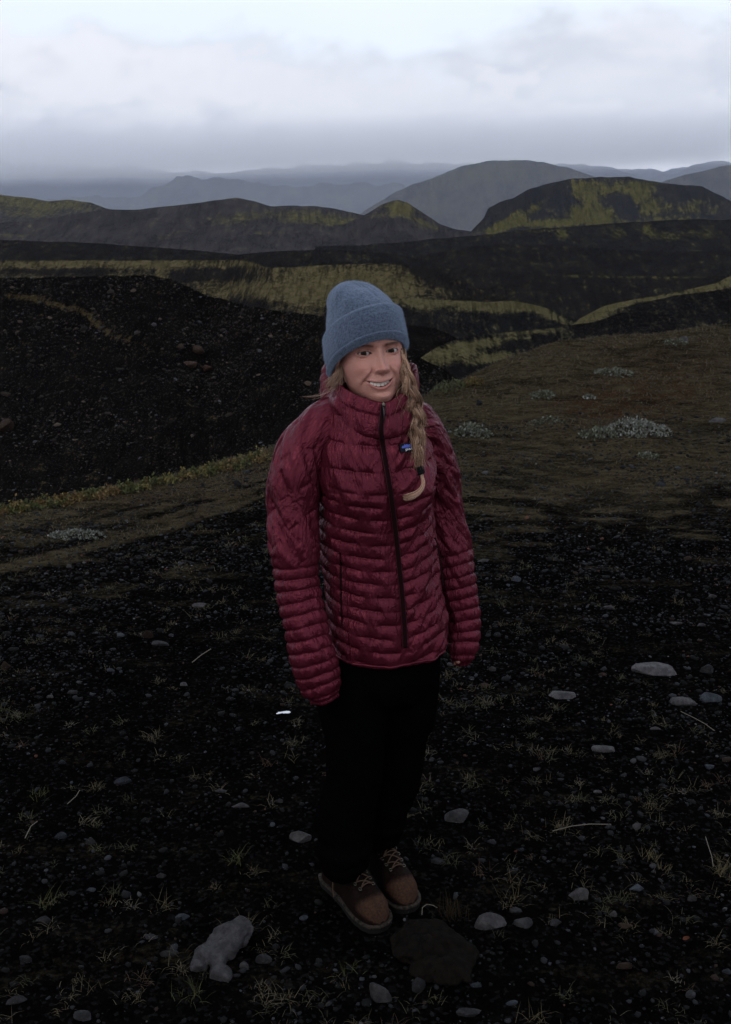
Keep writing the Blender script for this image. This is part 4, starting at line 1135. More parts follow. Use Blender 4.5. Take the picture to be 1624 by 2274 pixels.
disp = 0.0045 - 0.0042 * g - 0.0036 * br + 0.0105 * puck * (0.15 + 1.0 * br) + 0.0190 * diag * (0.40 + 0.5 * W_up + 0.5 * (S > 0)) + 0.012 * big
front = np.exp(-(S / 0.012) ** 2)
disp = disp * (1 - 0.85 * front) - 0.004 * front
# princess seam that runs down through the pockets
for th0 in (-0.95, 1.02):
    disp -= 0.0042 * np.exp(-((th[None] - th0 - 0.10 * (Hc - 1.05)) / 0.022) ** 2) * sstep(1.28, 1.2, Hc)
pos = pos + nrm * disp[..., None]
jv = pos.reshape(-1, 3)
jf = grid_faces(NH, NTH, wrap=True)
cl = np.stack([S, Hc, S * 0], -1).reshape(-1, 3)
jacket = pm('jacket', jv, jf, m_jack, person, {'cloth': cl})
sm = jacket.modifiers.new('s', 'SOLIDIFY'); sm.thickness = 0.006; sm.offset = -1

# --- sleeves
def sleeve(path, seed, elbow_z, upper_amp, name='sleeve', yflat=0.95):
    rows = []
    for px, py, r_, Y in path:
        p = P(px, py, Y); rows.append((p.x, p.y, p.z, r_ * px_size(p)))
    n, k = 330, 170
    A = resample(rows, n)
    c = A[:, :3]; rad = A[:, 3:4]
    t = np.gradient(c, axis=0); t /= np.linalg.norm(t, axis=1, keepdims=True)
    e1 = RT[None] - (t @ RT)[:, None] * t; e1 /= np.linalg.norm(e1, axis=1, keepdims=True)
    e2 = np.cross(t, e1)
    L = np.r_[0, np.cumsum(np.linalg.norm(np.diff(c, axis=0), axis=1))][:, None]
    a = np.linspace(-math.pi, math.pi, k, endpoint=False)[None]
    Sx = a * 0.052 + 0 * L; Ly = L + 0 * a
    low = sstep(elbow_z + 0.02, elbow_z - 0.03, c[:, 2:3] + 0.018 * np.sin(a))
    per = 0.0310
    q = Ly / per + 0.35 * np.sin(a) * 0.5 + 0.25 * (fbm(Sx * 14, Ly * 8, 3, seed) - 0.5)
    d = np.abs(q - np.round(q)) * per
    g1, b1 = np.exp(-(d / 0.0038) ** 2), np.exp(-(d / 0.010) ** 2)
    # the upper sleeve: long diagonal brick seams
    u1 = (Ly * 0.55 + Sx * 0.9) / 0.060 + 0.3 * (fbm(Sx * 9, Ly * 9, 3, seed + 4) - 0.5); u2 = (Ly * 0.9 - Sx * 0.8) / 0.085
    r1 = np.abs(u1 - np.round(u1)) * 0.06; r2 = np.abs(u2 - np.round(u2)) * 0.085
    s1 = sstep(0.2, 0.3, (u2 + 0.5 * np.round(u1)) % 1.0); s2 = sstep(0.6, 0.5, (u1 + 0.5 * np.round(u2)) % 1.0)
    g2 = np.maximum(np.exp(-(r1 / 0.0036) ** 2) * s1, np.exp(-(r2 / 0.0036) ** 2) * s2)
    b2 = np.maximum(np.exp(-(r1 / 0.011) ** 2) * s1, np.exp(-(r2 / 0.011) ** 2) * s2)
    g = g1 * low + g2 * (1 - low) * upper_amp; b_ = b1 * low + b2 * (1 - low) * upper_amp
    puck = fbm(Sx * 75, Ly * 18, 3, seed + 1, 0.42) - 0.5
    diag = fbm((Sx * 1.0 + Ly * 0.5) * 36, (Ly - Sx) * 7, 3, seed + 2, 0.42) - 0.5
    big = fbm(Sx * 16, Ly * 11, 3, seed + 3) - 0.5
    disp = 0.003 - 0.0036 * g * (0.7 + 0.3 * low) - 0.0026 * b_ * (0.5 + 0.5 * low) + 0.0090 * puck * (0.15 + b_) + 0.0185 * diag * (0.45 + 0.5 * (1 - low)) + 0.012 * big
    disp = disp - 0.006 * np.exp(-((L - L[-1] + 0.012) / 0.006) ** 2)
    rr_ = rad + disp * np.clip(rad / 0.03, 0, 1)
    v = c[:, None] + e1[:, None] * (rr_ * np.cos(a))[..., None] + e2[:, None] * (rr_ * np.sin(a) * yflat)[..., None]
    o = pm(name, v.reshape(-1, 3), grid_faces(n, k, wrap=True), m_jack, jacket, {'cloth': np.stack([Sx, Ly, Sx * 0 + seed], -1).reshape(-1, 3)})
    sm = o.modifiers.new('s', 'SOLIDIFY'); sm.thickness = 0.005; sm.offset = -1
    return v
SLR = sleeve([(790, 915, 14, 2.60), (765, 922, 38, 2.59), (736, 934, 48, 2.58), (704, 957, 52, 2.565), (675, 994, 54, 2.55), (657, 1050, 56, 2.53), (651, 1120, 54, 2.52), (652, 1200, 51, 2.50), (660, 1290, 48, 2.49), (678, 1380, 48, 2.47), (692, 1450, 49, 2.46), (706, 1505, 46, 2.46), (716, 1535, 39, 2.46), (722, 1553, 28, 2.46)], 40, P(655, 1222, 2.5).z, 0.9)
SLL = sleeve([(860, 905, 14, 2.60), (885, 910, 34, 2.60), (909, 921, 42, 2.62), (933, 943, 45, 2.645), (952, 981, 47, 2.66), (968, 1036, 47, 2.68), (982, 1110, 43, 2.69), (998, 1190, 41, 2.69), (1013, 1270, 41, 2.68), (1024, 1350, 38, 2.67), (1028, 1410, 36, 2.66), (1027, 1445, 32, 2.65), (1024, 1472, 22, 2.65)], 60, P(1005, 1205, 2.69).z, 0.9)

# --- collar: thick funnel around chin and neck
def ring_part(name, rings, n_u, mat, parent, disp=None, thick=0.006):
    """rings: list of (center, a, b, ztilt_front, ztilt_side)"""
    A = resample([(*c, a, b_, zf, zs) for c, a, b_, zf, zs in rings], 110)
    a2 = np.linspace(-math.pi, math.pi, n_u, endpoint=False)[None]
    sn, cs = np.sin(a2), np.cos(a2)
    v = A[:, None, :3] + RT * (A[:, 3:4] * sn)[..., None] + FW * (A[:, 4:5] * cs)[..., None]
    v[..., 2] += A[:, 5:6] * cs + A[:, 6:7] * np.abs(sn) ** 1.6 + 0.040 * np.clip(np.sin(a2 - 0.10) + 0.25 * np.cos(a2), 0, 1) ** 1.4 * sstep(1.395, 1.47, A[:, 2:3])
    S = a2 * 0.10 + 0 * A[:, :1]; H = A[:, 2:3] + 0 * a2
    nr = RT * sn[..., None] + FW * cs[..., None]
    if disp is not None: v = v + nr * disp(S, np.linspace(0, 1, 110)[:, None] + 0 * a2, a2)[..., None]
    o = pm(name, v.reshape(-1, 3), grid_faces(110, n_u, wrap=True), mat, parent, {'cloth': np.stack([S, H, S * 0 + 3], -1).reshape(-1, 3)})
    return o, v
def cpt(px, py, Y): p = P(px, py, Y); return (p.x, p.y, p.z)
def cdisp(S, t, a):
    d = np.minimum(np.abs(t - 0.30), np.abs(t - 0.62))
    g = np.exp(-(d / 0.035) ** 2)
    pk = fbm(S * 60, t * 3.0, 4, 77) - 0.5; dg = fbm((S * 1.0 + t * 0.05) * 45, t * 2 + S * 6, 4, 78) - 0.5
    slash = np.exp(-(S / 0.007) ** 2)
    return (-0.004 * g + 0.006 * pk + 0.010 * dg) * (1 - 0.7 * slash)
cn = (0.022, 2.588)
COLR = [((cn[0] - .006, cn[1], 1.375), .092, .094, -.004, 0.02), ((cn[0] - .004, cn[1] - .002, 1.380), .108, .114, -.006, .022), ((cn[0], cn[1] - .003, 1.402), .111, .117, -.006, .024), ((cn[0] + .002, cn[1] - .003, 1.440), .109, .106, -.006, .024),
        ((cn[0] + .004, cn[1] - .003, 1.464), .103, .100, -.012, .022), ((cn[0] + .005, cn[1] - .003, 1.476), .098, .094, -.016, .021), ((cn[0] + .005, cn[1] - .002, 1.472), .092, .087, -.016, .02), ((cn[0] + .004, cn[1], 1.440), .086, .080, -.010, .02), ((cn[0], cn[1], 1.39), .08, .075, 0, 0)]
collar, colv = ring_part('collar', COLR, 300, m_jack, jacket, cdisp)

# surface lookups through the picture ray
BJ = BVHTree.FromPolygons([tuple(q) for q in np.concatenate([jv, colv.reshape(-1, 3)])],
                          [tuple(int(i) for i in q) for q in np.concatenate([jf, grid_faces(110, 300, wrap=True) + len(jv)])])
CAM = Vector((0, 0, CAM_H))
def jray(px, py, off=0.0, bvh=None):
    d = Vector([float(q) for q in ray(px, py)]).normalized()
    h, n, i, dist = (bvh or BJ).ray_cast(CAM, d)
    if h is None:
        return P(px, py, 2.48) - d * off
    return h - d * off
# --- hood lying behind the neck
def tube_part(name, ctrl, mat, parent, n=120, k=40, disp=0.006, seed=1, flat=1.0):
    rows = []
    for px, py, r_, Y in ctrl:
        p = P(px, py, Y); rows.append((p.x, p.y, p.z, r_ * px_size(p)))
    A = resample(rows, n); c = A[:, :3]; rad = A[:, 3:4]
    t = np.gradient(c, axis=0); t /= np.linalg.norm(t, axis=1, keepdims=True)
    up = np.array([0.05, 0.1, 1.0]); e1 = np.cross(t, up); e1 /= np.linalg.norm(e1, axis=1, keepdims=True); e2 = np.cross(e1, t)
    a = np.linspace(-math.pi, math.pi, k, endpoint=False)[None]
    L = np.r_[0, np.cumsum(np.linalg.norm(np.diff(c, axis=0), axis=1))][:, None]
    S = a * 0.03 + 0 * L; Ly = L + 0 * a
    dd = disp * 2 * (fbm(S * 40, Ly * 45, 4, seed) - 0.5) - disp * 0.8 * np.exp(-(((Ly / 0.028) % 1 - 0.5) / 0.10) ** 2)
    rr_ = rad + dd * np.clip(rad / 0.01, 0, 1)
    v = c[:, None] + e1[:, None] * (rr_ * np.cos(a))[..., None] + e2[:, None] * (rr_ * np.sin(a) * flat)[..., None]
    return pm(name, v.reshape(-1, 3), grid_faces(n, k, wrap=True), mat, parent, {'cloth': np.stack([S, Ly, S * 0 + 5], -1).reshape(-1, 3)})
hood = tube_part('hood', [(748, 905, 8, 2.60), (738, 892, 18, 2.63), (733, 868, 21, 2.67), (732, 838, 20, 2.70), (745, 806, 20, 2.73), (780, 790, 24, 2.75), (825, 800, 22, 2.75), (856, 838, 16, 2.73), (868, 868, 13, 2.69), (872, 886, 10, 2.65), (870, 896, 6, 2.62)], m_jack, jacket, seed=7)

# --- zip: tape, two piped edges, slider
ZIP = [(851, 898), (849, 925), (846, 950), (848, 972), (853, 1010), (862, 1060), (871, 1120), (879, 1180), (886, 1250), (893, 1320), (898, 1385), (900, 1438)]
zq = np.linspace(0, 1, 90)
zp = resample([(a, b_, 0) for a, b_ in ZIP], 90)
def ribbon(name, off_px, w_px, lift, mat, parent):
    V = []
    for x, y, _ in zp:
        l_ = jray(x + off_px - w_px / 2, y, lift); r_ = jray(x + off_px + w_px / 2, y, lift)
        V += [l_, (l_ + r_) / 2 - Vector((0, 0.0008, 0)), r_]
    V = np.array([q[:] for q in V]).reshape(90, 3, 3)
    for _ in range(4): V[1:-1] = V[1:-1] * .5 + (V[2:] + V[:-2]) * .25
    V[..., 1] = np.minimum(V[..., 1], V[..., 1].max())
    return pm(name, V.reshape(-1, 3), grid_faces(90, 3), mat, parent), V
zo, ZV = ribbon('zip', 0, 8.5, 0.006, m_zip, jacket)
sm = zo.modifiers.new('s', 'SOLIDIFY'); sm.thickness = 0.002
for e_ in (0, 2):
    v, f = tube_verts([Vector(q) for q in ZV[:, e_]], 0.0019, 8); pm('zip_piping', v, f, m_cord, jacket)
v, f = tube_verts([Vector(q) + Vector((0, -0.001, 0)) for q in ZV[:, 1]], 0.0013, 6); pm('zip_teeth', v, f, m_zip, jacket)
q0 = jray(852, 900, 0.010)
v, f = tube_verts([q0 + Vector((0, 0, 0.008)), q0 + Vector((0, -0.001, 0.004)), q0, q0 + Vector((0, 0, -0.006)), q0 + Vector((0, 0.001, -0.009))], [0.001, 0.0042, 0.0045, 0.0040, 0.001], 10); sl = pm('zip_slider', v, f, m_metal, jacket)
v, f = tube_verts([q0 + Vector((0.000, -0.004, -0.004)), q0 + Vector((0.001, -0.006, -0.016)), q0 + Vector((0.001, -0.005, -0.034)), q0 + Vector((0.001, -0.004, -0.04))], [0.0016, 0.0024, 0.0026, 0.001], 8); pm('zip_pull', v, f, m_blackplastic, jacket)
# pocket zips
for pts in ([(756, 1228), (757, 1270), (758, 1330), (760, 1388)], [(966, 1194), (974, 1222), (980, 1262), (984, 1300)]):
    A = resample([(a, b_, 0) for a, b_ in pts], 30)
    v, f = tube_verts([jray(a, b_, 0.0008) for a, b_, _ in A], 0.0026, 8); pm('pocket_zip', v, f, m_zip, jacket)
# hem binding
hem = pos[6]
v, f = tube_verts([Vector(q) for q in hem[::4]] + [Vector(hem[0])], 0.0038, 8); pm('hem_binding', v, f, m_jack, jacket, {'cloth': np.zeros((len(v), 3))})

# --- chest patch with mountain emblem and the visible letters
m_patch = plain('black_woven_patch', (0.006, 0.006, 0.010), 0.8, 0.1)
m_pblue = plain('patch_blue_thread', (0.060, 0.085, 0.30), 0.7, 0.1)
m_pwhite = plain('patch_white_thread', (0.55, 0.55, 0.60), 0.7, 0.1)
PC = (907, 993); PWD, PHT, PA = 36.0, 19.0, math.radians(-9)
def on_patch(u, v, off):
    x = (u - 0.5) * PWD; y = (0.5 - v) * PHT
    return jray(PC[0] + x * math.cos(PA) - y * math.sin(PA), PC[1] + x * math.sin(PA) + y * math.cos(PA), off)
pb = [on_patch(u, v, 0.004) for v in (0, 1) for u in (0, 1)]
def patch_pt(u, v, off):
    a = pb[0].lerp(pb[1], u); b2 = pb[2].lerp(pb[3], u); q = a.lerp(b2, v)
    return q - (q - CAM).normalized() * off
g_ = np.array([patch_pt(u, v, 0.003)[:] for v in np.linspace(0, 1, 8) for u in np.linspace(0, 1, 14)])
patch = pm('patch', g_, grid_faces(8, 14), m_patch, jacket)
sm = patch.modifiers.new('s', 'SOLIDIFY'); sm.thickness = 0.0016
def patch_poly(name, pts, mat, off):
    vv = [patch_pt(u, v, off)[:] for u, v in pts]; n = len(vv)
    me = bpy.data.meshes.new(name); me.from_pydata([tuple(np.array(q) - R0n) for q in vv], [], [tuple(range(n))]); me.materials.append(mat)
    o = bpy.data.objects.new(name, me); COL.objects.link(o); o.parent = jacket; return o
patch_poly('patch_sky', [(0.10, 0.47), (0.95, 0.47), (0.95, 0.66), (0.10, 0.66)], m_pblue, 0.0042)
patch_poly('patch_mountain', [(0.10, 0.56), (0.16, 0.78), (0.22, 0.72), (0.30, 0.92), (0.36, 0.80), (0.44, 0.90), (0.52, 0.74), (0.60, 0.86), (0.68, 0.70), (0.80, 0.80), (0.95, 0.56)], m_pblue, 0.0046)
tcu = bpy.data.curves.new('patch_lettering', 'FONT'); tcu.body = 'pat'; tcu.size = 1.0
to = bpy.data.objects.new('patch_lettering', tcu); COL.objects.link(to)
dg = bpy.context.evaluated_depsgraph_get(); tme = bpy.data.meshes.new_from_object(to.evaluated_get(dg))
bpy.data.objects.remove(to)
tv = np.array([q.co[:] for q in tme.vertices]); w_ = tv[:, 0].max()
for q, c3 in zip(tme.vertices, tv):
    q.co = Vector(patch_pt(0.30 + c3[0] / w_ * 0.46, 0.17 + c3[1] * 0.42, 0.0052)) - R0
tme.materials.clear(); tme.materials.append(m_pwhite)
to = bpy.data.objects.new('patch_lettering', tme); COL.objects.link(to); to.parent = jacket

# ------------------------------------------------------------------ head
HS = 1.06
HYAW, HROLL, HPITCH = math.radians(15), math.radians(-4.0), math.radians(-9)
HR = Matrix.Rotation(HYAW, 3, 'Z') @ Matrix.Rotation(HROLL, 3, 'Y') @ Matrix.Rotation(HPITCH, 3, 'X')
HRn = np.array(HR)
eye_mid = P(843, 782, 2.505)
HO = np.array(eye_mid[:]) - HRn @ (np.array([0, -0.084, 0]) * HS)
def H2W(v): return (np.asarray(v) * HS) @ HRn.T + HO
def ipz(z, pts): 
    p = np.array(pts); return np.interp(z, p[:, 0], p[:, 1])
def smooth_ip(z, pts):
    p = np.array(sorted(pts)); 
    zz = np.linspace(p[0, 0], p[-1, 0], 600); yy = np.interp(zz, p[:, 0], p[:, 1])
    k = np.hanning(41); k /= k.sum(); yp = np.pad(yy, 20, mode='edge'); yy = np.convolve(yp, k, 'valid')
    return np.interp(z, zz, yy)
zt = np.r_[np.linspace(-0.26, -0.125, 30)[:-1], np.linspace(-0.125, 0.035, 210)[:-1], np.linspace(0.035, 0.107, 50), [0.1082]]
Wd = smooth_ip(zt, [(-.26, .062), (-.16, .052), (-.13, .050), (-.119, .040), (-.112, .028), (-.104, .036), (-.095, .045), (-.085, .0525), (-.07, .060), (-.05, .0655), (-.03, .0705), (0, .0735), (.03, .0745), (.06, .069), (.085, .052), (.1, .032), (.107, .010), (.1082, 0.001)])
Fr = smooth_ip(zt, [(-.26, .035), (-.16, .040), (-.13, .045), (-.120, .062), (-.114, .076), (-.107, .086), (-.098, .0905), (-.085, .0875), (-.07, .0905), (-.055, .0905), (-.04, .0885), (-.01, .085), (0, .0845), (.015, .088), (.03, .093), (.05, .0915), (.07, .080), (.09, .056), (.1, .038), (.107, .012), (.1082, 0.001)])
Bk = smooth_ip(zt, [(-.26, .075), (-.16, .062), (-.13, .060), (-.11, .062), (-.08, .070), (-.04, .085), (0, .096), (.04, .097), (.07, .083), (.09, .058), (.1, .038), (.107, .012), (.1082, 0.001)])
NA = 320
s_ = np.linspace(-math.pi, math.pi, NA, endpoint=False); ph = s_ - 0.45 * np.sin(s_)
sn, cs = np.sin(ph)[None], np.cos(ph)[None]
pw_ = 0.90
X_ = Wd[:, None] * sup(sn, pw_)
Yf = np.where(cs > 0, -Fr[:, None] * np.abs(cs) ** 0.92, Bk[:, None] * np.abs(cs) ** 0.95)
Z_ = zt[:, None] + 0 * X_
front = sstep(0.02, 0.5, cs) + 0 * X_
def G(x0, z0, sx, sz): return np.exp(-(((X_ - x0) / sx) ** 2 + ((Z_ - z0) / sz) ** 2))
dy = np.zeros_like(X_)                                    # outward displacement toward the face
bridge = sstep(0.012, -0.036, Z_) * sstep(-0.0485, -0.0405, Z_)
wn = 0.0074 + 0.0044 * sstep(-0.016, -0.038, Z_)
dy += (0.004 + 0.0120 * sstep(0.012, -0.038, Z_)) * sstep(0.016, 0.0, Z_) * sstep(-0.0560, -0.0400, Z_ - 0.42 * np.abs(X_)) * np.exp(-(np.abs(X_) / wn) ** 2.0)
dy += 0.0088 * G(0, -0.0385, 0.0102, 0.0092)
for s in (-1, 1):
    dy += 0.0074 * np.exp(-(((X_ - s * 0.0150) / 0.0058) ** 2 + ((Z_ + 0.0400) / 0.0062) ** 2))
    dy -= 0.0022 * np.exp(-(((X_ - s * 0.0205) / 0.0030) ** 2 + ((Z_ + 0.0390) / 0.0080) ** 2))
    dy -= 0.0105 * np.exp(-(np.abs((X_ - s * 0.0325) / 0.0185) ** 2.4 + np.abs((Z_ - 0.003) / 0.0125) ** 2.4))
    dy -= 0.004 * G(s * 0.014, 0.004, 0.006, 0.012)
    dy += 0.0045 * np.exp(-(((X_ - s * 0.030) / 0.022) ** 2 + ((Z_ - 0.0165) / 0.0060) ** 2))
    dy += 0.0095 * G(s * 0.042, -0.033, 0.019, 0.016)             # cheeks lifted by the smile
    dy += 0.0022 * G(s * 0.033, -0.0140, 0.016, 0.0050)           # lower lid pouch
    dy -= 0.0013 * np.exp(-((np.sqrt(((X_ - s * 0.0325) / 0.0205) ** 2 + ((Z_ - 0.001) / 0.0150) ** 2) - 1) / 0.10) ** 2) * sstep(-0.004, -0.009, Z_)
    # smile folds from the nostril wing to the mouth corner
    fx = s * (0.0180 + 0.0215 * sstep(-0.030, -0.072, Z_)) - 0.003 * sstep(-0.045, -0.07, Z_)
    dy -= 0.0046 * np.exp(-((X_ - fx) / 0.0044) ** 2) * sstep(-0.028, -0.040, Z_) * sstep(-0.086, -0.066, Z_)
    dy += 0.0034 * np.exp(-((X_ - fx - s * 0.0100) / 0.0080) ** 2) * sstep(-0.034, -0.046, Z_) * sstep(-0.084, -0.066, Z_)
dy += 0.0045 * G(0, -0.100, 0.015, 0.010)
dy -= 0.0030 * G(0, -0.0905, 0.018, 0.0042)
dy += 0.003 * G(0, -0.068, 0.030, 0.016)
dy -= 0.0016 * np.exp(-(X_ / 0.0028) ** 2) * sstep(-0.047, -0.051, Z_) * sstep(-0.063, -0.058, Z_)
# mouth
XM = X_ + 0.0055
xc = np.clip(np.abs(XM) / 0.0300, 0, 1)
zu = -0.0680 + 0.0080 * xc ** 2.0 - 0.0006 * np.exp(-(XM / 0.004) ** 2); zl = -0.0776 + 0.0176 * xc ** 2.0
inm = (np.abs(XM) < 0.0300) & (Z_ < zu) & (Z_ > zl) & (cs > 0)
mouth_w = np.exp(-np.abs(XM / 0.0285) ** 4)
ul = np.exp(-((Z_ - zu - 0.0030) / 0.0034) ** 2) * mouth_w; ll = np.exp(-((Z_ - zl + 0.0045) / 0.0044) ** 2) * mouth_w
dy += 0.0016 * ul + 0.0034 * ll
dy -= 0.0035 * np.exp(-(((np.abs(XM) - 0.0325) / 0.0035) ** 2 + ((Z_ + 0.0610) / 0.0042) ** 2))
Yf = Yf - dy * front
# eyes and lids
ECX, EY, ER = 0.0325, -0.0665, 0.0128
lash_crease = np.zeros_like(X_); eye_in = np.zeros(X_.shape, bool); lidm = np.zeros_like(X_)
for s in (-1, 1):
    dx = (X_ - s * ECX - 0.0010); out_ = dx * s; dxb = X_ - s * ECX
    k = np.clip(1 - (dx / 0.0152) ** 2, 0, 1)
    tilt = 0.055 * out_
    zu_e = 0.0046 * k ** 0.75 + tilt; zl_e = -0.0036 * k ** 0.9 + tilt
    inside = (np.abs(dx) < 0.0152) & (Z_ < zu_e) & (Z_ > zl_e) & (cs > 0)
    ball = EY - np.sqrt(np.clip((ER + 0.0014) ** 2 - dxb ** 2 - Z_ ** 2, 0, None))
    rr2 = (dxb / 0.0215) ** 2 + ((Z_ - 0.001) / 0.0125) ** 2
    wl = sstep(1.0, 0.62, rr2) * (cs > 0)
    tgt = np.minimum(Yf, ball)
    Yf = np.where(inside, Yf, Yf + (tgt - Yf) * wl)
    Yf = np.where(inside, EY - np.sqrt(np.clip((ER - 0.004) ** 2 - dxb ** 2 - Z_ ** 2, 1e-6, None)) * 0.8, Yf)
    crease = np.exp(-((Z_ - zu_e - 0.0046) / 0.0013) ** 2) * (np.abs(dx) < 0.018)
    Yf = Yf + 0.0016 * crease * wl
    lash_crease = np.maximum(lash_crease, np.exp(-((Z_ - zu_e - 0.0006) / 0.0014) ** 2) * (np.abs(dx) < 0.0165) * (cs > 0))
    lash_crease = np.maximum(lash_crease, 0.45 * np.exp(-((Z_ - zl_e + 0.0004) / 0.0007) ** 2) * (np.abs(dx) < 0.0155) * (cs > 0))
    lash_crease = np.maximum(lash_crease, 0.35 * crease)  # shade of the lid crease, coloured in along with the lashes
    eye_in |= inside
Yf = np.where(inm, np.maximum(Yf + 0.014, -0.076), Yf)
Yf = Yf + np.where(cs > 0, 0.0, 0.0)
# colours of the skin; shade of nostrils, open mouth and lid creases painted in
base = np.array([0.345, 0.163, 0.132]); COLV = np.ones(X_.shape + (3,)) * base
def blend(w, c):
    global COLV
    COLV = COLV * (1 - w[..., None]) + np.array(c) * w[..., None]
mott = fbm(X_ * 160, Z_ * 160, 4, 8)[..., None]; COLV = COLV * (0.92 + 0.16 * mott)
frk = sstep(0.70, 0.82, vnoise(X_ * 420, Z_ * 420, 19)); blend(frk * 0.14 * front, (0.20, 0.10, 0.07))
for s in (-1, 1):
    blend(0.42 * G(s * 0.042, -0.030, 0.020, 0.016), (0.37, 0.135, 0.110))
blend(0.40 * G(0, -0.037, 0.015, 0.010), (0.38, 0.145, 0.120))
upm = (np.abs(XM) < 0.0300) & (cs > 0)
lipu = sstep(0.0046, 0.0030, Z_ - zu - 0.0018 * np.cos(np.clip(XM / 0.012, -3, 3))) * (Z_ >= zu) * upm * np.clip(1.5 - 1.5 * xc ** 6, 0, 1)
lipl = sstep(-0.0084, -0.0062, (Z_ - zl) * 1.0) * (Z_ <= zl) * upm * np.clip(1.5 - 1.5 * xc ** 5, 0, 1)
blend(0.65 * lipu * 1.0, (0.20, 0.080, 0.072)); blend(0.80 * lipl, (0.28, 0.098, 0.088))
blend(1.0 * inm, (0.020, 0.006, 0.006))  # shade inside the open mouth, painted as a dark colour
for s in (-1, 1):
    ax = s * X_
    zb = 0.0128 + 0.0050 * np.sin(np.clip((ax - 0.010) / 0.038, 0, 1) * 2.2)
    bw = sstep(0.010, 0.018, ax) * sstep(0.056, 0.044, ax)
    hairn = 0.65 + 0.5 * vnoise(X_ * 900 + Z_ * 300, Z_ * 250, 4)
    blend(np.clip(1.0 * np.exp(-((Z_ - zb) / (0.0040 - 0.0012 * np.clip((ax - .02) / .03, 0, 1))) ** 2) * bw * hairn, 0, 1) * front, (0.050, 0.030, 0.021))
    blend(0.70 * np.exp(-(((X_ - s * 0.0070) / 0.0036) ** 2 + ((Z_ + 0.0478) / 0.0018) ** 2)) * front, (0.04, 0.014, 0.012))  # nostril hollows: dark spots painted for their shade
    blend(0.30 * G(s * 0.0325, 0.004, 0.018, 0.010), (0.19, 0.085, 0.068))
blend(np.clip(lash_crease, 0, 1) * 0.9, (0.020, 0.012, 0.010))
blend(eye_in * 1.0, (0.05, 0.02, 0.02))
headv = H2W(np.stack([X_, Yf, Z_], -1).reshape(-1, 3))
headc = np.concatenate([COLV.reshape(-1, 3), np.ones((X_.size, 1))], 1)
headf = grid_faces(*X_.shape, wrap=True)
# ears as extra folds of the head's surface
def ear(s):
    n, k = 40, 26
    u = np.linspace(0, 2 * math.pi, n, endpoint=False)[:, None]; q = np.linspace(0, math.pi, k)[None]
    ez = 0.031 * np.cos(u) * np.sin(q); ey = 0.017 * np.sin(u) * np.sin(q); ex = 0.0075 * np.cos(q)
    rim = np.exp(-((np.sin(q) - 0.82) / 0.12) ** 2) * 0.004 - 0.004 * np.exp(-((np.sin(q) - 0.45) / 0.25) ** 2)
    ex = ex + np.where(np.cos(q) > 0, rim, 0); lobe = sstep(0, -0.03, ez)
    v = np.stack([s * (0.0765 + ex + 0.35 * (ey + 0.017) * 0.5), 0.014 + ey * (1 - 0.35 * lobe) - 0.004 * ez / 0.03, -0.016 + ez], -1)
    return v.reshape(-1, 3), grid_faces(n, k)
bodyV, bodyF, bodyC = [headv], [headf], [headc]; off = len(headv)
for s in (-1, 1):
    v, f = ear(s); v = H2W(v); bodyV.append(v); bodyF.append(f + off); off += len(v); bodyC.append(np.tile([0.32, 0.145, 0.112, 1], (len(v), 1)))
# --- body under the clothes and the hands, one remeshed surface
def loft(ctrl, n=30, k=20, yf=1.0):
    A = resample(ctrl, n); c = A[:, :3]; r_ = A[:, 3:4]
    t = np.gradient(c, axis=0); t /= np.linalg.norm(t, axis=1, keepdims=True) + 1e-9
    ref = np.where(np.abs(t @ RT)[:, None] > 0.9, np.array([0, 0, 1.0])[None], RT[None])
    e1 = ref - (t * ref).sum(1, keepdims=True) * t; e1 /= np.linalg.norm(e1, axis=1, keepdims=True); e2 = np.cross(t, e1)
    a = np.linspace(0, 2 * math.pi, k, endpoint=False)[None]
    v = c[:, None] + e1[:, None] * (r_ * np.cos(a))[..., None] + e2[:, None] * (r_ * np.sin(a) * yf)[..., None]
    v = np.concatenate([v.reshape(-1, 3), c[:1], c[-1:]]); f = [tuple(q) for q in grid_faces(n, k, wrap=True)]
    m_ = n * k
    f += [((j + 1) % k, j, m_) for j in range(k)] + [((n - 1) * k + j, (n - 1) * k + (j + 1) % k, m_ + 1) for j in range(k)]
    return v, f
pieces = []
def add_l(ctrl, **kw): pieces.append(loft(ctrl, **kw))
def wp(px, py, Y, r_): p = P(px, py, Y); return (p.x, p.y, p.z, r_)
add_l([wp(846, 1470, 2.61, .05), wp(850, 1430, 2.61, .10), wp(850, 1340, 2.60, .098), wp(838, 1200, 2.60, .088), wp(834, 1080, 2.61, .090), wp(822, 985, 2.61, .072), wp(818, 930, 2.60, .050), wp(822, 880, 2.60, .048), wp(830, 830, 2.60, .045)], yf=0.8, n=50, k=28)
add_l([wp(805, 1440, 2.58, .06), wp(800, 1520, 2.57, .062), wp(782, 1720, 2.57, .05), wp(770, 1860, 2.57, .045), (AN1[0], AN1[1], 0.12, .028), (AN1[0], AN1[1], 0.06, .024)], n=40)
add_l([wp(895, 1440, 2.62, .06), wp(893, 1520, 2.63, .06), wp(868, 1720, 2.66, .047), wp(842, 1850, 2.68, .04), (AN2[0], AN2[1], 0.12, .028), (AN2[0], AN2[1], 0.06, .024)], n=40)
add_l([wp(790, 945, 2.59, .04), wp(715, 965, 2.57, .045), wp(662, 1060, 2.53, .042), wp(652, 1200, 2.50, .036), wp(672, 1340, 2.48, .030), wp(688, 1415, 2.47, .024), wp(690, 1428, 2.468, .022)], n=40)
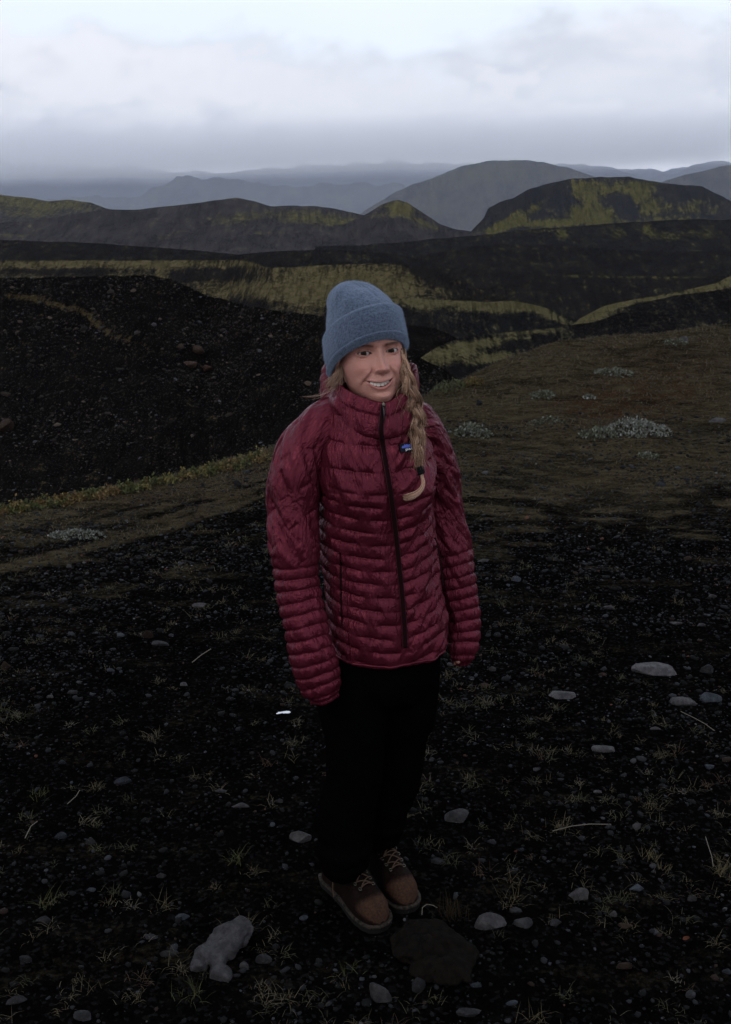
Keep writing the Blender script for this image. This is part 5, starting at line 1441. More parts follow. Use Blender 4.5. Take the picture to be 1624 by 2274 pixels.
add_l([wp(850, 940, 2.61, .036), wp(915, 968, 2.645, .030), wp(960, 1050, 2.69, .030), wp(995, 1190, 2.69, .034), wp(1014, 1270, 2.68, .029), wp(1024, 1335, 2.668, .023), wp(1027, 1350, 2.665, .021)], n=40)
def hand(wrist, tip, palm_w, side, seed):
    """relaxed hand hanging from the wrist; fingers of unequal length, thumb leaving the side"""
    w0 = np.array(wrist); t0 = np.array(tip); ax = t0 - w0; L = np.linalg.norm(ax); ax /= L
    fwd = FW - (FW @ ax) * ax; fwd /= np.linalg.norm(fwd); lat = np.cross(ax, fwd) * side
    pl = 0.50 * L
    add_l([(*w0, .020), (*(w0 + ax * 0.2 * L + fwd * 0.0), .026), (*(w0 + ax * pl), .027), (*(w0 + ax * pl * 1.12), .018)], yf=1.15, n=16)
    for i, (o_, ln) in enumerate([(0.026, .90), (0.009, 1.0), (-0.008, .94), (-0.024, .76)]):
        b0 = w0 + ax * pl * 0.92 + fwd * o_; fl = (L - pl) * ln
        cur = lat * 0.012
        add_l([(*b0, .0088), (*(b0 + ax * fl * .4 + cur * .3), .0084), (*(b0 + ax * fl * .75 + cur * .9), .0078), (*(b0 + ax * fl * 1.0 + cur * 1.7), .0062), (*(b0 + ax * fl * 1.04 + cur * 1.8), .002)], n=18, k=12)
    b0 = w0 + ax * 0.16 * L + fwd * 0.016
    add_l([(*b0, .0125), (*(b0 + ax * .22 * L + fwd * .004 + lat * .010), .0100), (*(b0 + ax * .40 * L - fwd * .002 + lat * .017), .0090), (*(b0 + ax * .52 * L - fwd * .008 + lat * .020), .0068), (*(b0 + ax * .55 * L - fwd * .009 + lat * .020), .002)], n=16, k=12)
hand(P(1027, 1345, 2.665)[:], P(1022, 1477, 2.648)[:], .08, 1, 1)
hand(P(690, 1415, 2.468)[:], P(726, 1549, 2.462)[:], .08, -1, 2)
V, Fq = [], []; o_ = 0
for v, f in pieces:
    V.append(v); Fq += [tuple(i + o_ for i in q) for q in f]; o_ += len(v)
me = bpy.data.meshes.new('tmp'); me.from_pydata(np.concatenate(V).tolist(), [], Fq); tmp = bpy.data.objects.new('tmp', me); COL.objects.link(tmp)
rm = tmp.modifiers.new('r', 'REMESH'); rm.mode = 'VOXEL'; rm.voxel_size = 0.0036
sm = tmp.modifiers.new('s', 'SMOOTH'); sm.iterations = 2; sm.factor = 0.5
dg = bpy.context.evaluated_depsgraph_get(); me2 = bpy.data.meshes.new_from_object(tmp.evaluated_get(dg)); bpy.data.objects.remove(tmp)
bv = np.array([q.co[:] for q in me2.vertices]); bq = np.array([q.vertices[:] for q in me2.polygons if len(q.vertices) == 4])
bodyV.append(bv); bodyF.append(bq + off); bodyC.append(np.tile([0.24, 0.11, 0.085, 1], (len(bv), 1)))
m_skin, nt, b, out = new_mat('skin')
ca = nt.n('ShaderNodeAttribute', attribute_name='tint'); nt.l(ca.outputs['Color'], b.inputs['Base Color'])
b.inputs['Roughness'].default_value = 0.5; b.inputs['Specular IOR Level'].default_value = 0.3
b.inputs['Subsurface Weight'].default_value = 0.12; b.inputs['Subsurface Radius'].default_value = (0.006, 0.0025, 0.0015); b.inputs['Subsurface Scale'].default_value = 0.6
geo = nt.n('ShaderNodeNewGeometry'); bp = nt.n('ShaderNodeBump'); bp.inputs['Strength'].default_value = 0.12; bp.inputs['Distance'].default_value = 0.001
nt.l(nt.noise(geo.outputs['Position'], 900, 3), bp.inputs['Height']); nt.l(bp.outputs[0], b.inputs['Normal'])
body = pm('body', np.concatenate(bodyV), np.concatenate(bodyF), m_skin, person, {'tint': np.concatenate(bodyC)})

# eyes
m_eye, nt, b, out = new_mat('eyeball'); ca = nt.n('ShaderNodeAttribute', attribute_name='tint'); nt.l(ca.outputs['Color'], b.inputs['Base Color'])
b.inputs['Roughness'].default_value = 0.05; b.inputs['Specular IOR Level'].default_value = 0.05
for s in (-1, 1):
    c = H2W(np.array([[s * ECX, EY, 0]]))[0]
    g = np.array(CAM[:]) - c; g /= np.linalg.norm(g)
    u = np.linspace(0, 2 * math.pi, 72, endpoint=False)[None]; q = np.r_[np.linspace(0, 0.9, 60), np.linspace(0.95, math.pi, 30)][:, None]
    e1 = np.cross(g, [0, 0, 1.0]); e1 /= np.linalg.norm(e1); e2 = np.cross(e1, g)
    dirs = g * np.cos(q)[..., None] + e1 * (np.sin(q) * np.cos(u))[..., None] + e2 * (np.sin(q) * np.sin(u))[..., None]
    v = c + dirs * ER * HS
    iris = sstep(0.59, 0.55, q + 0 * u); pup = sstep(0.27, 0.23, q + 0 * u); limb = np.exp(-((q + 0 * u - 0.55) / 0.05) ** 2)
    cc = np.ones(v.shape) * np.array([0.27, 0.235, 0.225]); cc = cc * (1 - iris[..., None]) + np.array([0.016, 0.009, 0.006]) * iris[..., None]
    cc = cc * (1 - 0.6 * limb[..., None]); cc = cc * (1 - pup[..., None]) + 0.003 * pup[..., None]
    o = pm('eye', v.reshape(-1, 3), grid_faces(90, 72, wrap=True), m_eye, body, {'tint': np.concatenate([cc.reshape(-1, 3), np.ones((cc.size // 3, 1))], 1)})
# teeth
m_tooth = plain('tooth', (0.50, 0.45, 0.40), 0.3, 0.3)
x0 = 0
for s in (-1, 1):
    x0 = 0.0003
    for i, wd in enumerate([0.0086, 0.0070, 0.0074]):
        cx = s * (x0 + wd / 2); x0 += wd - 0.0001
        zt_ = -0.0665 + 0.0075 * (cx / 0.031) ** 2; ht = [0.0098, 0.0086, 0.0086][i]
        u = np.linspace(0, 2 * math.pi, 20, endpoint=False)[:, None]; q = np.linspace(0.0, math.pi, 12)[None]
        vx = sup(np.cos(u) * np.sin(q), 0.45) * wd / 2; vz = sup(np.sin(u) * np.sin(q), 0.5) * ht / 2; vy = sup(np.cos(q), 0.6) * 0.0022 + 0 * u
        v = np.stack([cx + vx - 0.0055, -0.0850 + 13.0 * (cx + vx) ** 2 + vy, zt_ - ht / 2 + vz], -1)
        pm('tooth', H2W(v.reshape(-1, 3)), np.vstack([grid_faces(20, 12), np.stack([19 * 12 + np.arange(11), 19 * 12 + np.arange(11) + 1, np.arange(11) + 1, np.arange(11)], -1)]), m_tooth, body)

# ------------------------------------------------------------------ knitted hat
m_knit, nt, b, out = new_mat('blue_mohair_knit')
a = nt.n('ShaderNodeAttribute', attribute_name='cloth')
n1 = nt.noise(a.outputs['Vector'], 170, 5, 0.75); n2 = nt.noise(a.outputs['Vector'], 420, 3, 0.7); n3 = nt.noise(a.outputs['Vector'], 28, 4, 0.6)
wv = nt.n('ShaderNodeTexWave', wave_type='BANDS', bands_direction='X'); wv.inputs['Scale'].default_value = 80; wv.inputs['Distortion'].default_value = 1.2; wv.inputs['Detail'].default_value = 2; wv.inputs['Detail Scale'].default_value = 3
nt.l(a.outputs['Vector'], wv.inputs['Vector'])
c = nt.mix(nt.smooth(n1, 0.36, 0.64), (0.014, 0.021, 0.038), (0.070, 0.092, 0.138))
c = nt.mix(nt.smooth(n2, 0.5, 0.8, 0, 0.6), c, (0.13, 0.165, 0.225))
c = nt.mix(nt.math('MULTIPLY', wv.outputs[1] if len(wv.outputs) > 1 else wv.outputs[0], 0.16), c, (0.022, 0.038, 0.080))
nt.l(c, b.inputs['Base Color']); b.inputs['Roughness'].default_value = 0.95; b.inputs['Specular IOR Level'].default_value = 0.1
b.inputs['Sheen Weight'].default_value = 0.5; b.inputs['Sheen Roughness'].default_value = 0.6; b.inputs['Sheen Tint'].default_value = (0.5, 0.62, 0.85, 1)
bp = nt.n('ShaderNodeBump'); bp.inputs['Strength'].default_value = 0.8; bp.inputs['Distance'].default_value = 0.003
nt.l(nt.math('ADD', nt.math('ADD', n1, nt.math('MULTIPLY', n2, 0.6)), nt.math('MULTIPLY', wv.outputs[1], -0.2)), bp.inputs['Height']); nt.l(bp.outputs[0], b.inputs['Normal'])
# rings in head space: rim plane drops toward the nape and toward her right ear
def hat_ring(t, a):
    """t: 0 rim .. 1 apex of the crown; returns centre offsets, radii"""
    pass
HATC = [  # height along the axis, rx, ry (front/back), centre x, centre y
    (0.000, 0.0845, 0.104, -0.003, 0.004), (0.020, 0.0875, 0.107, -0.003, 0.006), (0.045, 0.0885, 0.107, -0.004, 0.008), (0.070, 0.0875, 0.105, -0.004, 0.010), (0.090, 0.0860, 0.102, -0.005, 0.013), (0.108, 0.083, 0.098, -0.006, 0.016),
    (0.125, 0.079, 0.091, -0.009, 0.020), (0.145, 0.071, 0.080, -0.013, 0.025), (0.163, 0.058, 0.064, -0.017, 0.029), (0.176, 0.041, 0.045, -0.019, 0.032), (0.184, 0.022, 0.024, -0.020, 0.034), (0.187, 0.007, 0.008, -0.020, 0.034), (0.1875, 0.0005, 0.0005, -0.020, 0.034)]
def hat_pt(A, a, extra=0.0, squash=0.0):
    h, rx, ry, cx, cy2 = [A[:, i:i + 1] for i in range(5)]
    x = cx - 0.003 + (rx + extra) * np.sin(a); y = cy2 - (ry + extra) * np.cos(a)
    # tilt of the rim fades toward the crown
    h = h * (1 - squash * (1 - np.cos(a - 0.55)) / 2)
    tw = np.clip(1 - h / 0.20, 0.25, 1)
    z = -0.017 + h * 1.02 + tw * (0.44 * (-(y - 0.004)) + 0.10 * x)
    return np.stack([x, y, z], -1)
NAH = 300
aa = np.linspace(-math.pi, math.pi, NAH, endpoint=False)[None]
def hat_wr(A, seed, amp):
    S = aa * 0.09 + 0 * A[:, :1]; H = A[:, 0:1] + 0 * aa
    return amp * (fbm(S * 22 + 3, H * 16 + seed, 4, seed) - 0.5), S, H
A = resample([(r[0], 0, 0) + r[1:] for r in HATC], 150); A = A[:, [0, 3, 4, 5, 6]]
wr, S, H = hat_wr(A, 5, 0.018); wr = wr * sstep(0.09, 0.14, A[:, :1])
dent = -0.010 * np.exp(-(((aa - 0.1) / 0.5) ** 2 + ((A[:, :1] - 0.168) / 0.016) ** 2))
crown_v = H2W(hat_pt(A, aa, wr + dent - 0.002).reshape(-1, 3))
hat = pm('hat', crown_v, grid_faces(150, NAH, wrap=True), m_knit, person, {'cloth': np.stack([S, H, S * 0], -1).reshape(-1, 3)})
# folded cuff: up the outside, over the top edge
cu = []
for q in np.linspace(0, 1, 60):
    hgt = -0.003 + 0.108 * q
    bulge = 0.0085 * min(1, (q / 0.10)) ** 0.5 * min(1, ((1 - q) / 0.08)) ** 0.5 + 0.001
    cu.append((hgt, bulge))
Ac = np.array([[h_] + [np.interp(h_, [r[0] for r in HATC], [r[i] for r in HATC]) for i in (1, 2, 3, 4)] for h_, _ in cu]); ex = np.array([e for _, e in cu])[:, None]
wr, S, H = hat_wr(Ac, 9, 0.006)
roll = 0.0022 * np.exp(-((Ac[:, :1] - 0.012) / 0.004) ** 2) - 0.0016 * np.exp(-((Ac[:, :1] - 0.018) / 0.003) ** 2)
cuff_l = hat_pt(Ac, aa, ex + wr * np.clip(ex / 0.006, 0, 1) + roll, 0.30)
inner = hat_pt(Ac[:1], aa, -0.010); inner[..., 2] += 0.012
cuff_l = np.concatenate([inner, cuff_l]); S = np.concatenate([S[:1], S]); H = np.concatenate([H[:1], H])
cuff_v = H2W(cuff_l.reshape(-1, 3))
cuff = pm('cuff', cuff_v, grid_faces(61, NAH, wrap=True), m_knit, hat, {'cloth': np.stack([S, H + 0.5, S * 0], -1).reshape(-1, 3)})
# loose mohair fibres standing off the knit
def fibres(name, verts, shape, n, parent, seed, L=(0.002, 0.006)):
    r = np.random.default_rng(seed); g = verts.reshape(*shape, 3)
    du = np.roll(g, -1, 1) - g; dv = np.gradient(g, axis=0); nr = np.cross(du, dv); nr /= np.linalg.norm(nr, axis=-1, keepdims=True) + 1e-9
    cen = g.reshape(-1, 3).mean(0); sgn = np.sign(((g - cen) * nr).sum(-1, keepdims=True)); nr *= sgn
    area = np.linalg.norm(np.cross(du, dv), axis=-1).ravel(); i = r.choice(len(area), n, p=area / area.sum())
    p = g.reshape(-1, 3)[i]; nn = nr.reshape(-1, 3)[i]
    d = nn * r.uniform(0.25, 1, (n, 1)) + r.normal(0, 0.6, (n, 3)); d /= np.linalg.norm(d, axis=1, keepdims=True)
    cc = np.array([(0.11, 0.14, 0.20), (0.18, 0.215, 0.28), (0.05, 0.07, 0.115)])[r.integers(0, 3, n)]
    v, f, c_ = blades(p, d, r.uniform(*L, n), np.full(n, 0.00013), cc, 0.3)
    o = pm(name, v, f, m_fib, parent, {'tint': c_}); o['kind'] = 'stuff'
m_fib, nt, b, out = new_mat('mohair_fibre'); ca = nt.n('ShaderNodeAttribute', attribute_name='tint'); nt.l(ca.outputs['Color'], b.inputs['Base Color']); b.inputs['Roughness'].default_value = 0.8
fibres('fuzz', crown_v, (150, NAH), 30000, hat, 1); fibres('fuzz', cuff_v, (61, NAH), 34000, cuff, 2)

# ------------------------------------------------------------------ hair
m_hair, nt, b, out = new_mat('dark_blond_hair'); ca = nt.n('ShaderNodeAttribute', attribute_name='tint'); nt.l(ca.outputs['Color'], b.inputs['Base Color'])
b.inputs['Roughness'].default_value = 0.55; b.inputs['Specular IOR Level'].default_value = 0.2
HCOL = np.array([(0.265, 0.155, 0.102), (0.155, 0.086, 0.054), (0.42, 0.280, 0.200), (0.070, 0.040, 0.026)])
def strands(name, lines, rad, parent, seed, cols=HCOL, p=(0.4, 0.3, 0.18, 0.12)):
    r = np.random.default_rng(seed); V, F_, C = [], [], []; o_ = 0
    for ln in lines:
        n = len(ln); taper = np.r_[np.ones(n - 3), [0.8, 0.5, 0.15]] if n > 5 else np.ones(n)
        v, f = tube_verts(ln, rad * taper * r.uniform(0.7, 1.3), 4); V.append(v); F_.append(f + o_); o_ += len(v)
        C.append(np.tile(np.r_[cols[r.choice(len(cols), p=p)] * r.uniform(0.75, 1.25), 1], (len(v), 1)))
    return pm(name, np.concatenate(V), np.concatenate(F_), m_hair, parent, {'tint': np.concatenate(C)})
r = np.random.default_rng(8)
# wisps in front of her right ear, tucked behind the collar
lines = []
for i in range(300):
    t = r.uniform(0, 1); 
    a0 = P(752 + 10 * t + r.normal(0, 2), 816 + r.normal(0, 4), 2.565 + r.normal(0, .006))
    b0 = P(724 + 32 * t + r.normal(0, 3), 850 + 14 * t + r.normal(0, 5), 2.555 + r.normal(0, .008))
    m0 = a0.lerp(b0, 0.5) + Vector((0.006 - 0.006 * t + r.normal(0, .003), -0.012 + r.normal(0, .003), r.normal(0, .002)))
    b0 = a0.lerp(b0, r.uniform(0.6, 1.25)); e0 = b0 + Vector((-0.004 + r.normal(0, .006), 0.006, -0.010 + r.normal(0, 0.006)))
    lines.append([Vector(q[:3]) for q in resample([(*a0,), (*m0,), (*b0,), (*e0,)], 9)])
for i in range(5):
    a0 = P(738 + r.normal(0, 6), 862, 2.55); b0 = P(690 - 30 * r.uniform(), 884 + r.normal(0, 4), 2.52); m0 = a0.lerp(b0, .5) + Vector((0, -.01, -0.006))
    lines.append([Vector(q[:3]) for q in resample([(*a0,), (*m0,), (*b0,)], 10)])
hair = strands('hair', lines, 0.00024, person, 3, cols=HCOL * np.array([1.05, 1.1, 1.2]))
# hair swept down past her left cheek into the braid
zx = lambda q: (1000 + q / 2.6745) / 1.5394
zy = lambda q: (900 + q / 2.6745) / 1.5394
PATH = [(1008, 780, 22), (1020, 850, 28), (1030, 930, 36), (1038, 1000, 44), (1058, 1080, 54), (1084, 1170, 68), (1104, 1270, 74), (1126, 1390, 76), (1134, 1500, 70), (1142, 1600, 60), (1150, 1700, 50), (1152, 1790, 38), (1160, 1860, 28), (1168, 1895, 24)]
TAIL = [(1168, 1895, 18), (1186, 1950, 14), (1196, 2010, 16), (1178, 2065, 20), (1130, 2110, 26), (1070, 2135, 30), (1005, 2150, 26)]
SLB = BVHTree.FromPolygons([tuple(q) for q in np.concatenate([jv, colv.reshape(-1, 3), SLL.reshape(-1, 3)])],
                           [tuple(int(i) for i in q) for q in np.concatenate([jf, grid_faces(110, 300, wrap=True) + len(jv), grid_faces(330, 170, wrap=True) + len(jv) + colv.size // 3])])
def path3(pts, lift):
    rows = []
    for a, b_, w_ in pts:
        px, py = zx(a), zy(b_); hw = w_ / 2.6745 / 1.5394 * 1.10
        q = jray(px, py, 0, SLB); s = px_size(q)
        Y = min(q.y, 2.60)
        if py < 850: Y = 2.548 + (py - 796) / 54 * (-0.033)
        q = P(px, py, Y); d = (q - CAM).normalized(); q = q - d * (hw * s * lift)
        rows.append((*q, hw * s))
    A = np.array(rows)
    for _ in range(2): A[1:-1, 1] = A[1:-1, 1] * .5 + (A[2:, 1] + A[:-2, 1]) * .25
    return A
BP = resample(path3(PATH, 0.75), 160); TP = resample(path3(TAIL, 0.9), 60)
def frame(A):
    t = np.gradient(A[:, :3], axis=0); t /= np.linalg.norm(t, axis=1, keepdims=True)
    d = A[:, :3] - np.array(CAM[:]); d /= np.linalg.norm(d, axis=1, keepdims=True)
    lat = np.cross(t, d); lat /= np.linalg.norm(lat, axis=1, keepdims=True); dep = np.cross(lat, t)
    return lat, dep
lat, dep = frame(BP)
Lb = np.r_[0, np.cumsum(np.linalg.norm(np.diff(BP[:, :3], axis=0), axis=1))]
period = 0.150
brd_lines, core = [], []
for k3 in range(3):
    phs = 2 * math.pi * (Lb / period + k3 / 3)
    on = sstep(0.0, 0.06, Lb)                                 # the plait starts loose
    wv_ = BP[:, 3]
    cx = (np.sin(phs) * 0.56 * on + (k3 - 1) * 0.5 * (1 - on)) * wv_; cz = (np.sin(2 * phs) * 0.36 * on) * wv_
    cen = BP[:, :3] + lat * cx[:, None] - dep * cz[:, None] * np.sign((dep * (np.array(CAM[:]) - BP[:, :3])).sum(1, keepdims=True)) * -1
    rad_ = wv_ * 0.50
    v, f = tube_verts([Vector(q) for q in cen[::2]], list(rad_[::2] * 0.86), 12); core.append((v, f))
    for i in range(330):
        a0 = r.uniform(0, 2 * math.pi); q0 = r.uniform(0.82, 1.08); tw = r.normal(0, 1.2)
        fr_ = a0 + tw * Lb / 0.15
        flat = 1.0
        wob = np.sin(Lb / r.uniform(.02, .05) + a0) * r.uniform(0, .0016)
        pts = cen + lat * (np.cos(fr_) * rad_ * q0 + wob)[:, None] * 1.05 + dep * (np.sin(fr_) * rad_ * q0 * 0.9)[:, None]
        i0 = r.integers(0, 60); i1 = r.integers(100, 160) if r.uniform() < .7 else 160
        seg = pts[i0:i1:3]
        if r.uniform() < 0.06:
            k_ = np.linspace(0, 1, len(seg))[:, None] ** 3; seg = seg + k_ * (lat[i0:i1:3] * r.normal(0, .02) + np.array([0, -0.006, 0]))
        brd_lines.append([Vector(q) for q in seg])
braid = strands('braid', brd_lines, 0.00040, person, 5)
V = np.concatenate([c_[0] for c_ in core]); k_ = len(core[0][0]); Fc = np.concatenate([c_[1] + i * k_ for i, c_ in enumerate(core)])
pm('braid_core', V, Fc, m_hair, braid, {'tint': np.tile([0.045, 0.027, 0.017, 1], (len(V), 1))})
lat, dep = frame(TP); tl = []
for i in range(240):
    a0 = r.uniform(0, 6.28); q0 = math.sqrt(r.uniform(0, 1)); ln = int(60 - 22 * r.uniform() ** 1.6)
    pts = TP[:, :3] + lat * (np.cos(a0) * TP[:, 3] * q0)[:, None] + dep * (np.sin(a0) * TP[:, 3] * q0 * .6)[:, None]
    tl.append([Vector(q) for q in pts[:ln:2]])
strands('braid_tail', tl, 0.00042, braid, 6, cols=HCOL * np.array([0.95, 0.92, 0.95]))
# loose flyaway hairs beside the plait
fl = []
for i in range(70):
    k0 = int(r.integers(5, 120)); p0 = BP[k0, :3]; s = -1 if r.uniform() < .6 else 1
    l1 = r.uniform(.03, .10); p1 = p0 + RT * s * r.uniform(.005, .03) + np.array([0, -.012, -l1 * .5]); p2 = p0 + RT * s * r.uniform(.01, .06) * (l1 / .08) + np.array([0, -.014, -l1])
    fl.append([Vector(q[:3]) for q in resample([(*p0,), (*p1,), (*p2,)], 9)])
for i in range(26):
    p0 = P(893 + r.normal(0, 3), 800 + r.uniform(0, 40), 2.54); p1 = p0 + Vector((r.uniform(-.004, .014), -.006, -.012)); p2 = p1 + Vector((r.normal(.004, .008), 0, -.014))
    fl.append([Vector(q[:3]) for q in resample([(*p0,), (*p1,), (*p2,)], 8)])
strands('loose_hair', fl, 0.0003, braid, 7)
# hair tie
q = BP[-1, :3]; dirn = (TP[3, :3] - BP[-6, :3]); dirn /= np.linalg.norm(dirn)
tie_rows = []
for i in range(3):
    c0 = q + dirn * (i - 1) * 0.0062; a = np.linspace(0, 2 * math.pi, 25)
    l0, d0 = lat[0], dep[0]; R_ = BP[-1, 3] * 0.95
    tie_rows.append(tube_verts([Vector(c0 + l0 * math.cos(x) * R_ + d0 * math.sin(x) * R_ * .8) for x in a], 0.0042, 8))
V = np.concatenate([t_[0] for t_ in tie_rows]); k_ = len(tie_rows[0][0]); pm('hair_tie', V, np.concatenate([t_[1] + i * k_ for i, t_ in enumerate(tie_rows)]), plain('black_elastic', (0.004, 0.004, 0.005), 0.9, 0.1), braid)

# ------------------------------------------------------------------ trousers
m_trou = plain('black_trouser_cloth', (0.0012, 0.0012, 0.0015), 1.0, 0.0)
pieces = []
def wr_(px, py, Y, rpx): p = P(px, py, Y); return (p.x, p.y, p.z, rpx * px_size(p))
add_l([wr_(860, 1380, 2.61, 100), wr_(862, 1440, 2.61, 116), wr_(850, 1500, 2.60, 118), wr_(842, 1540, 2.60, 90), wr_(840, 1560, 2.60, 40)], yf=0.85, n=30, k=40)
add_l([wr_(808, 1440, 2.58, 68), wr_(788, 1540, 2.57, 82), wr_(788, 1620, 2.565, 71), wr_(786, 1720, 2.56, 63), wr_(768, 1830, 2.57, 66), wr_(764, 1900, 2.575, 62), (AN1[0], AN1[1], 0.150, .068), (AN1[0] - .004, AN1[1], 0.108, .066)], n=60, k=40)
add_l([wr_(914, 1440, 2.62, 68), wr_(906, 1540, 2.63, 66), wr_(892, 1640, 2.65, 57), wr_(870, 1750, 2.67, 55), wr_(842, 1850, 2.69, 50), (AN2[0], AN2[1], 0.160, .060), (AN2[0], AN2[1], 0.125, .060)], n=60, k=40)
V, Fq = [], []; o_ = 0
for v, f in pieces:
    V.append(v); Fq += [tuple(i + o_ for i in q) for q in f]; o_ += len(v)
me = bpy.data.meshes.new('tmp'); me.from_pydata(np.concatenate(V).tolist(), [], Fq); tmp = bpy.data.objects.new('tmp', me); COL.objects.link(tmp)
rm = tmp.modifiers.new('r', 'REMESH'); rm.mode = 'VOXEL'; rm.voxel_size = 0.006
sm = tmp.modifiers.new('s', 'SMOOTH'); sm.iterations = 6; sm.factor = 0.5
dg = bpy.context.evaluated_depsgraph_get(); me2 = bpy.data.meshes.new_from_object(tmp.evaluated_get(dg)); bpy.data.objects.remove(tmp)
tv = np.array([q.co[:] for q in me2.vertices]); tn = np.array([q.vector[:] for q in me2.vertex_normals]); tq = np.array([q.vertices[:] for q in me2.polygons if len(q.vertices) == 4])
fold = fbm(tv[:, 0] * 14, tv[:, 2] * 9 + tv[:, 0] * 6, 4, 3) - 0.5; fold2 = fbm(tv[:, 0] * 5, tv[:, 2] * 30, 3, 5) - 0.5
tv = tv + tn * (0.024 * fold + 0.020 * fold2 * sstep(0.45, 0.1, tv[:, 2]))[:, None]
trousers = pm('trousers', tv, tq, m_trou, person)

# ------------------------------------------------------------------ boots
m_leath, nt, b, out = new_mat('brown_boot_leather'); ca = nt.n('ShaderNodeAttribute', attribute_name='tint'); geo = nt.n('ShaderNodeNewGeometry')
n1 = nt.noise(geo.outputs['Position'], 160, 5, 0.65); n2 = nt.noise(geo.outputs['Position'], 700, 3, 0.6)
sc_ = nt.mix(nt.smooth(n1, 0.3, 0.7), (0.62, 0.6, 0.6), (1.25, 1.2, 1.15)); nt.l(nt.mix(1.0, ca.outputs['Color'], sc_, 'MULTIPLY'), b.inputs['Base Color'])
b.inputs['Roughness'].default_value = 0.7; b.inputs['Specular IOR Level'].default_value = 0.04
bp = nt.n('ShaderNodeBump'); bp.inputs['Strength'].default_value = 0.4; bp.inputs['Distance'].default_value = 0.002; nt.l(nt.math('ADD', n1, n2), bp.inputs['Height']); nt.l(bp.outputs[0], b.inputs['Normal'])
m_sole = plain('dark_rubber_sole', (0.006, 0.0055, 0.005), 0.8, 0.1)
m_welt, nt, b, out = new_mat('dusty_welt'); geo = nt.n('ShaderNodeNewGeometry'); nt.l(nt.mix(nt.smooth(nt.noise(geo.outputs['Position'], 90, 4, 0.6), 0.3, 0.65), (0.006, 0.005, 0.0045), (0.028, 0.022, 0.018)), b.inputs['Base Color']); b.inputs['Roughness'].default_value = 0.8; b.inputs['Specular IOR Level'].default_value = 0.1
m_lace = plain('tan_lace', (0.046, 0.030, 0.021), 0.9, 0.02)
LB = 0.285
def bw(x): return np.interp(x, [0, .01, .03, .08, .13, .18, .215, .25, .27, .28, .285], [.028, .048, .061, .063, .072, .090, .096, .087, .067, .043, .010])
def bh(x): return np.interp(x, [0, .01, .03, .07, .10, .125, .15, .18, .205, .225, .25, .268, .28, .285], [.10, .150, .165, .165, .150, .128, .106, .086, .0745, .071, .063, .047, .024, .006])
